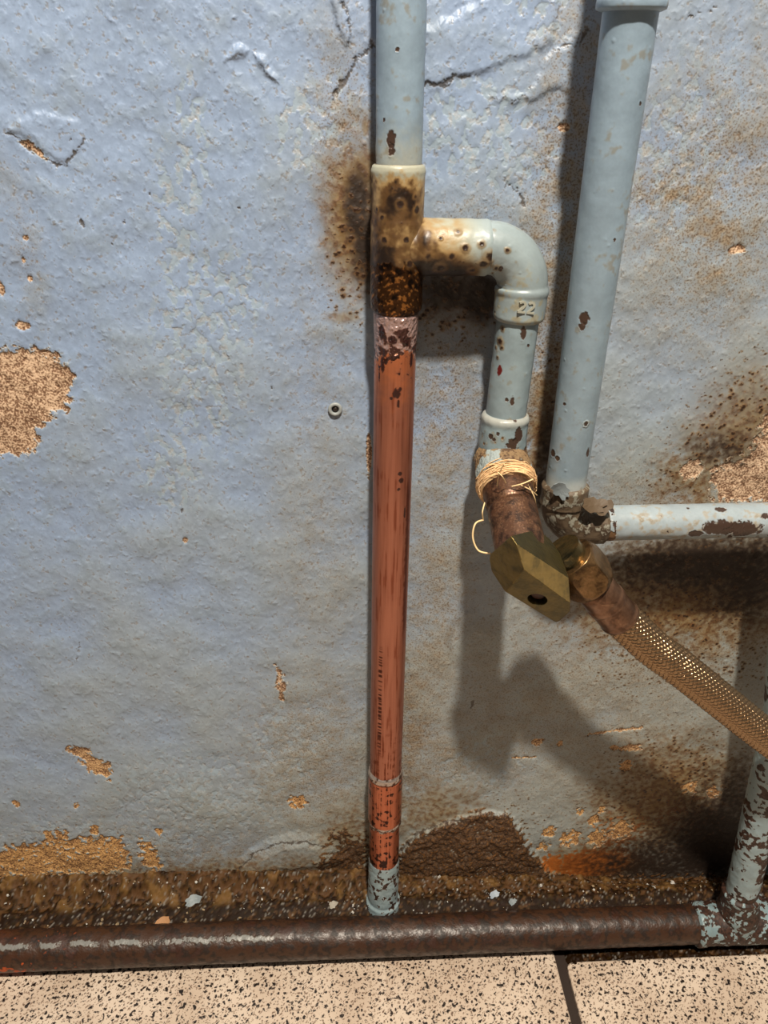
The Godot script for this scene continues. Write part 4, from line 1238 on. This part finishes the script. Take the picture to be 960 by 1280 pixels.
func build_floor():
	var fl := Node3D.new()
	fl.name = "floor"
	add_child(fl)
	meta(fl, "floor of speckled terrazzo tiles with dark joints", "", "", "structure")
	var grout := plain(Color(0.16, 0.105, 0.07), 0.7)
	put("bed", box(Vector3(-1.92, -0.12, -0.12), Vector3(1.92, -0.0035, 3.12)), grout, fl)
	# terrazzo: cream ground, dark chips of many sizes
	var n1 := noise(FastNoiseLite.TYPE_CELLULAR, 1.0 / 9.0, 1, 71)
	n1.cellular_return_type = FastNoiseLite.RETURN_DISTANCE
	n1.cellular_jitter = 1.3
	var n2 := noise(FastNoiseLite.TYPE_CELLULAR, 1.0 / 5.2, 1, 72)
	n2.cellular_return_type = FastNoiseLite.RETURN_DISTANCE
	n2.cellular_jitter = 1.3
	var g1 := noise(FastNoiseLite.TYPE_SIMPLEX, 1.0 / 11.0, 1, 73)
	var wv := noise(FastNoiseLite.TYPE_SIMPLEX, 1.0 / 3.5, 2, 74)
	var bg := noise(FastNoiseLite.TYPE_SIMPLEX_SMOOTH, 1.0 / 170.0, 3, 75)
	var S := 1024
	var im := Image.create(S, S, false, Image.FORMAT_RGB8)
	var rg := Image.create(S, S, false, Image.FORMAT_RGB8)
	for y in S:
		for x in S:
			var w := wv.get_noise_2d(x, y) * 2.6
			var b := bg.get_noise_2d(x, y)
			var c := Color(0.83, 0.755, 0.68).lerp(Color(0.74, 0.655, 0.575), clampf(b + 0.3 + w * 0.06, 0.0, 1.0))
			var sel := g1.get_noise_2d(x, y)
			var d1 := n1.get_noise_2d(x + w, y - w) + 1.0
			var d2 := n2.get_noise_2d(x - w, y + w) + 1.0
			var s1 := smoothstep(0.05, -0.03, d1 - 0.40 * smoothstep(-0.1, 0.75, sel))
			var s2 := smoothstep(0.06, -0.03, d2 - 0.27 * smoothstep(-0.05, 0.8, -sel + 0.15))
			c = c.lerp(Color(0.30, 0.215, 0.16), s2 * 0.85)
			c = c.lerp(Color(0.09, 0.065, 0.055), s1 * 0.95)
			im.set_pixel(x, y, c)
			rg.set_pixel(x, y, Color(0, 0.42 + 0.2 * w * 0.3 - 0.1 * s1, 0))
	var m := StandardMaterial3D.new()
	m.resource_name = "terrazzo"
	m.albedo_texture = ImageTexture.create_from_image(im)
	m.roughness = 1.0
	m.roughness_texture = ImageTexture.create_from_image(rg)
	m.roughness_texture_channel = BaseMaterial3D.TEXTURE_CHANNEL_GREEN
	m.uv1_triplanar = true
	m.uv1_world_triplanar = true
	m.uv1_scale = Vector3.ONE * 2.4
	var xs := [-1.375, -0.870, -0.365, 0.140, 0.645]
	for i in 5:
		for j in 4:
			var z0 := 0.0475 + 0.505 * j
			var x0: float = xs[i]
			if j == 0 and i >= 3: z0 += 0.0125
			var hi := Vector3(minf(x0 + 0.5005, 1.30) , 0.0, minf(0.5485 + 0.505 * j, 2.0))
			var lo := Vector3(maxf(x0 + 0.003, -1.30), -0.012, z0)
			put("tile", slab(lo, hi, 0.006, 0.0012), m, fl)
	# mortar ledge and mud between wall, pipe and tiles
	var nx := 760
	var nzz := 60
	var vs := PackedVector3Array()
	var cs := PackedColorArray()
	var ns := PackedVector3Array()
	var hs := PackedFloat32Array()
	for j in nzz + 1:
		var z := 0.078 * j / nzz - 0.004
		for i in nx + 1:
			var x := -0.45 + 0.95 * i / nx
			var X := x * 1000.0
			var Z := z * 1000.0
			var wob := n_wob.get_noise_2d(X, Z * 1.4 + 700.0)
			var fin := n_fin.get_noise_2d(X, Z + 700.0)
			var mid := n_mid.get_noise_2d(X, Z + 700.0)
			var top := 0.044 - 0.016 * smoothstep(-0.10, 0.10, x) - 0.014 * smoothstep(0.10, 0.25, x)
			var lip := 0.030 - 0.004 * smoothstep(0.0, 0.2, x)
			var y := lerpf(top, lip, smoothstep(0.0, 0.020, z))
			y = lerpf(y, lip - 0.004, smoothstep(0.020, 0.034, z))
			y = lerpf(y, -0.006, smoothstep(0.034, 0.043, z))
			var mud := smoothstep(0.139, 0.150, x) * smoothstep(0.047, 0.052, z)
			y = lerpf(y, -0.001 + mid * 0.002, mud)
			y -= 0.010 * smoothstep(0.060 + wob * 0.006, 0.067 + wob * 0.006, z)
			var am := smoothstep(0.040, 0.022, z) + mud * 0.7
			y += (wob * 0.0022 + mid * 0.002 + fin * 0.0003) * am * (1.0 - 0.75 * smoothstep(0.014, 0.022, z) * (1.0 - mud))
			vs.append(Vector3(x, y, z))
			hs.append(y)
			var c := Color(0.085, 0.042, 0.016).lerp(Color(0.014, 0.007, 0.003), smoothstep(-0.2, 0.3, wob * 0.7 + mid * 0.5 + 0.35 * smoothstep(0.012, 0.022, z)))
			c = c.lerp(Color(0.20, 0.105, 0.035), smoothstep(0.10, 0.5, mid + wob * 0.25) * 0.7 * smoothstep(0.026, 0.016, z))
			c = c.lerp(Color(0.26, 0.24, 0.21), smoothstep(0.62, 0.75, fin + wob * 0.25) * 0.6)
			cs.append(c)
	var w2 := nx + 1
	for j in nzz + 1:
		for i in w2:
			var a := vs[j * w2 + mini(i + 1, nx)] - vs[j * w2 + maxi(i - 1, 0)]
			var b := vs[mini(j + 1, nzz) * w2 + i] - vs[maxi(j - 1, 0) * w2 + i]
			ns.append(b.cross(a).normalized())
	var ix := PackedInt32Array()
	for j in nzz:
		for i in nx:
			var p := j * w2 + i
			ix.append_array([p, p + 1, p + w2, p + 1, p + w2 + 1, p + w2])
	var arr := []
	arr.resize(Mesh.ARRAY_MAX)
	arr[Mesh.ARRAY_VERTEX] = vs
	arr[Mesh.ARRAY_NORMAL] = ns
	arr[Mesh.ARRAY_COLOR] = cs
	arr[Mesh.ARRAY_INDEX] = ix
	var lm := ArrayMesh.new()
	lm.add_surface_from_arrays(Mesh.PRIMITIVE_TRIANGLES, arr)
	var mm := StandardMaterial3D.new()
	mm.resource_name = "wet_mortar"
	mm.vertex_color_use_as_albedo = true
	mm.roughness = 0.6
	mm.metallic_specular = 0.25
	meta(put("trim_1", lm, mm, self), "wet brown mortar ledge between wall and floor pipe", "", "", "structure")

# ==================================================================== small things
func lump_mesh(seed_: int, flat: float) -> ArrayMesh:
	var s := SphereMesh.new()
	s.radius = 1.0
	s.height = 2.0
	s.radial_segments = 7
	s.rings = 4
	var arr := s.get_mesh_arrays()
	var v: PackedVector3Array = arr[Mesh.ARRAY_VERTEX]
	var n := noise(FastNoiseLite.TYPE_SIMPLEX, 0.9, 1, seed_)
	for i in v.size():
		var q := v[i]
		v[i] = q * (1.0 + 0.45 * n.get_noise_3d(q.x, q.y, q.z)) * Vector3(1, flat, 1)
	var st := SurfaceTool.new()
	st.begin(Mesh.PRIMITIVE_TRIANGLES)
	st.set_smooth_group(-1)
	for k in arr[Mesh.ARRAY_INDEX]: st.add_vertex(v[k])
	st.generate_normals()
	return st.commit()

func thread(path: Array, r: float, nseg := 6) -> ArrayMesh:
	var cv := Curve3D.new()
	cv.bake_interval = 0.0006
	for k in path.size():
		var tan_: Vector3 = (path[mini(k + 1, path.size() - 1)] - path[maxi(k - 1, 0)]) * 0.17
		cv.add_point(path[k], -tan_, tan_)
	var pts := cv.get_baked_points()
	var rad := PackedFloat32Array()
	for i in pts.size(): rad.append(r)
	return sweep(pts, rad, nseg, Vector3(0.3, 0.8, 0.5))

func flake(at: Vector3, normal: Vector3, a: float, b: float, seed_: int) -> ArrayMesh:
	# a thin bent scale with a ragged outline, 0.4 mm thick
	var n := normal.normalized()
	var u := n.cross(Vector3(0.3, 0.2, 0.9)).normalized()
	var v := n.cross(u)
	var nn := noise(FastNoiseLite.TYPE_SIMPLEX, 0.9, 2, seed_)
	var st := SurfaceTool.new()
	st.begin(Mesh.PRIMITIVE_TRIANGLES)
	st.set_smooth_group(-1)
	var P := func(i: int, r: float, top: bool) -> Vector3:
		var t := TAU * (i % 18) / 18.0
		var k := r * (1.0 + 0.32 * nn.get_noise_2d(cos(t) * 1.1, sin(t) * 1.1))
		var x := cos(t) * k
		var y := sin(t) * k
		return at + u * (x * a) + v * (y * b) + n * (0.0004 * (1.0 if top else 0.0) + 0.22 * a * x * x + 0.08 * a * y)
	for i in 18:
		for ring in [[0.0, 0.5], [0.5, 1.0]]:
			for q in [[ring[0], i, true], [ring[1], i, true], [ring[1], i + 1, true], [ring[0], i, true], [ring[1], i + 1, true], [ring[0], i + 1, true]]: st.add_vertex(P.call(q[1], q[0], q[2]))
			for q in [[ring[0], i], [ring[1], i + 1], [ring[1], i], [ring[0], i], [ring[0], i + 1], [ring[1], i + 1]]: st.add_vertex(P.call(q[1], q[0], false))
		for q in [[i, true], [i, false], [i + 1, true], [i + 1, true], [i, false], [i + 1, false]]: st.add_vertex(P.call(q[0], 1.0, q[1]))
	st.generate_normals()
	return st.commit()

func build_small():
	var rng := RandomNumberGenerator.new()
	rng.seed = 77
	# hemp wound on the nipple's thread
	var ax := Vector3(0.03, -0.42, 0.907).normalized()
	var e0 := Vector3(0.0635, 0.4165, 0.022)
	var ctr := e0 + ax * 0.0190
	var straw := plain(Color(0.90, 0.75, 0.56), 0.75)
	straw.rim_enabled = true
	straw.rim = 0.3
	var t := thing("hemp_packing", ctr, "straw-coloured hemp fibre wound round the nipple's thread, loose ends sticking out", "packing")
	var ex := ax.cross(Vector3(0, 1, 0)).normalized()
	var ey := ex.cross(ax).normalized()
	var core := dense([ctr - ax * 0.0035, ctr + ax * 0.0050], 0.0004)
	put("wound_core", sweep(core, profile(core, [[0, 14.6], [2, 16.2], [5, 16.4], [7.5, 15.6], [8.5, 14.2]]), 72, Vector3(0, 1, 0), true, true, lumps(0.6, 61)), straw, t)
	var st := SurfaceTool.new()
	for k in 170:
		var a0 := rng.randf() * TAU
		var span := rng.randf_range(0.4, 2.2)
		var off := rng.randf_range(-0.0040, 0.0048)
		var dr := rng.randf_range(-0.0005, 0.0008)
		var slope := rng.randf_range(-0.0045, 0.0045)
		var path := []
		for i in 9:
			var f := i / 8.0
			var a := a0 + span * f
			var r := 0.0164 + dr + 0.0004 * sin(f * 9.0 + k) - 0.0006 * absf(off) / 0.004
			path.append(ctr + ax * (off + slope * (f - 0.5)) + (ex * cos(a) + ey * sin(a)) * r)
		st.append_from(thread(path, rng.randf_range(0.00013, 0.00030), 5), 0, Transform3D())
	put("fibre_winding", st.commit(), straw, t)
	var loose := plain(Color(0.92, 0.80, 0.60), 0.65)
	var at := func(a: float, r: float, o: float) -> Vector3: return ctr + ax * o + (ex * cos(a) + ey * sin(a)) * r
	put("loose_strand", thread([Vector3(0.0500,0.3921,0.0520), Vector3(0.0449,0.3918,0.0560), Vector3(0.0438,0.3842,0.0580), Vector3(0.0471,0.3771,0.0600), Vector3(0.0532,0.3773,0.0640)], 0.00055), loose, t)
	put("loose_strand", thread([Vector3(0.0505,0.4021,0.0500), Vector3(0.0488,0.3982,0.0540), Vector3(0.0500,0.3921,0.0520)], 0.0004), loose, t)
	put("loose_strand", thread([Vector3(0.0552,0.4148,0.0560), Vector3(0.0545,0.4251,0.0620), Vector3(0.0557,0.4324,0.0660)], 0.00032), loose, t)
	put("loose_strand", thread([Vector3(0.0625,0.4166,0.0600), Vector3(0.0671,0.4189,0.0620), Vector3(0.0734,0.4207,0.0600)], 0.0004), loose, t)
	put("loose_strand", thread([Vector3(0.0668,0.4175,0.0600), Vector3(0.0723,0.4146,0.0600), Vector3(0.0777,0.4092,0.0560)], 0.0003), loose, t)
	put("loose_strand", thread([Vector3(0.0589,0.4185,0.0600), Vector3(0.0559,0.4242,0.0640), Vector3(0.0536,0.4260,0.0620)], 0.0003), loose, t)
	put("loose_strand", thread([Vector3(0.0717,0.4165,0.0580), Vector3(0.0754,0.4097,0.0600), Vector3(0.0780,0.4018,0.0560)], 0.0003), loose, t)
	# wall plug
	var pm := plain(Color(0.56, 0.58, 0.58), 0.5)
	var p0 := Vector3(-0.0323,0.4394,0.0000)
	t = thing("wall_plug", p0, "small round painted-over wall plug left of the copper pipe", "wall plug")
	var ring := dense([p0 + Vector3(0, 0, -0.002), p0 + Vector3(0, 0, 0.0022)], 0.0003)
	var tor := TorusMesh.new()
	tor.inner_radius = 0.0020
	tor.outer_radius = 0.0042
	tor.rings = 32
	tor.ring_segments = 12
	var to := put("collar", tor, pm, t)
	to.transform = Transform3D(Basis(Vector3(1, 0, 0), PI / 2.0), Vector3(0, 0, 0.0008))
	var pin := dense([p0 + Vector3(0, 0, -0.003), p0 + Vector3(0.0002, -0.0002, 0.0010)], 0.0003)
	put("screw_end", sweep(pin, profile(pin, [[0, 1.9], [3.4, 1.9], [4.0, 1.2]]), 20, Vector3(0, 1, 0)), plain(Color(0.22, 0.20, 0.19), 0.4, 0.6), t)
	# curled flakes of paint
	var grey := plain(Color(0.50, 0.535, 0.55), 0.5)
	var ochre := plain(Color(0.33, 0.265, 0.19), 0.6)
	for f in [["corner_elbow", Vector3(0.1135,0.3978,0.0470), Vector3(0.2, 0.75, 0.62), 0.0075, 0.0045, ochre, 1], ["corner_elbow", Vector3(0.1205,0.3962,0.0460), Vector3(-0.1, 0.7, 0.7), 0.0060, 0.0035, ochre, 2], ["return_pipe", Vector3(0.0928,0.4084,0.0475), Vector3(-0.1, -0.2, 0.97), 0.0065, 0.0040, grey, 3]]:
		meta(put("paint_flake", flake(f[1], f[2], f[3], f[4], f[6]), f[5], get_node(f[0])), "curled flake of paint")
	for f in [[Vector3(-0.1520,0.0307,0.0173), 0.0062, 0.0040, grey, "flat grey paint chip on the wet ledge, left of the copper pipe"], [Vector3(-0.1743,0.0264,0.0313), 0.0055, 0.0036, plain(Color(0.66, 0.48, 0.32), 0.7), "tan plaster crumb on the ledge just behind the floor pipe, far left"], [Vector3(-0.0405,0.0291,0.0242), 0.0036, 0.0026, plain(Color(0.60, 0.57, 0.52), 0.6), "pale chip on the ledge just left of the copper pipe's foot"], [Vector3(0.0911,0.0283,0.0202), 0.0042, 0.0028, plain(Color(0.62, 0.66, 0.70), 0.4), "bluish pale chip on the ledge right of the copper pipe"], [Vector3(0.1047,0.0263,0.0259), 0.0034, 0.0024, grey, "small grey chip on the ledge nearest the floor tee"]]:
		var chip := put("paint_chip", flake(f[0] + Vector3(0, 0.0006, 0), Vector3(0.1, 0.85, 0.5), f[1], f[2], int(f[1] * 1e5)), f[3], self)
		meta(chip, f[4], "paint chip", "chips fallen on the ledge")
	# grit along the ledge: crumbs nobody could count
	var mm := MultiMesh.new()
	mm.transform_format = MultiMesh.TRANSFORM_3D
	mm.use_colors = true
	mm.mesh = lump_mesh(81, 0.6)
	mm.instance_count = 600
	var gm := StandardMaterial3D.new()
	gm.resource_name = "grit"
	gm.vertex_color_use_as_albedo = true
	gm.roughness = 0.35
	mm.mesh.surface_set_material(0, gm)
	for k in 600:
		var x := rng.randf_range(-0.34, 0.36)
		var z := rng.randf_range(0.004, 0.034)
		var top := 0.044 - 0.016 * smoothstep(-0.10, 0.10, x) - 0.014 * smoothstep(0.10, 0.25, x)
		var lip := 0.030 - 0.004 * smoothstep(0.0, 0.2, x)
		var y := lerpf(lerpf(top, lip, smoothstep(0.0, 0.020, z)), lip - 0.004, smoothstep(0.020, 0.034, z))
		y += n_wob.get_noise_2d(x * 1000.0, z * 1400.0 + 700.0) * 0.0034
		var sz := 0.0004 + 0.0011 * pow(rng.randf(), 3.0)
		var tr := Transform3D(Basis.from_euler(Vector3(rng.randf() * 3.0, rng.randf() * 6.0, rng.randf() * 3.0)).scaled(Vector3.ONE * sz), Vector3(x, y + sz * 0.2, z))
		mm.set_instance_transform(k, tr)
		var v := rng.randf()
		var c := Color(0.50, 0.48, 0.44) if v > 0.72 else Color(0.30, 0.22, 0.13) if v > 0.45 else Color(0.06, 0.035, 0.02)
		mm.set_instance_color(k, c)
	var gi := MultiMeshInstance3D.new()
	gi.name = "grit"
	gi.multimesh = mm
	add_child(gi)
	meta(gi, "pale and brown crumbs scattered along the wet mortar ledge", "grit", "", "stuff")
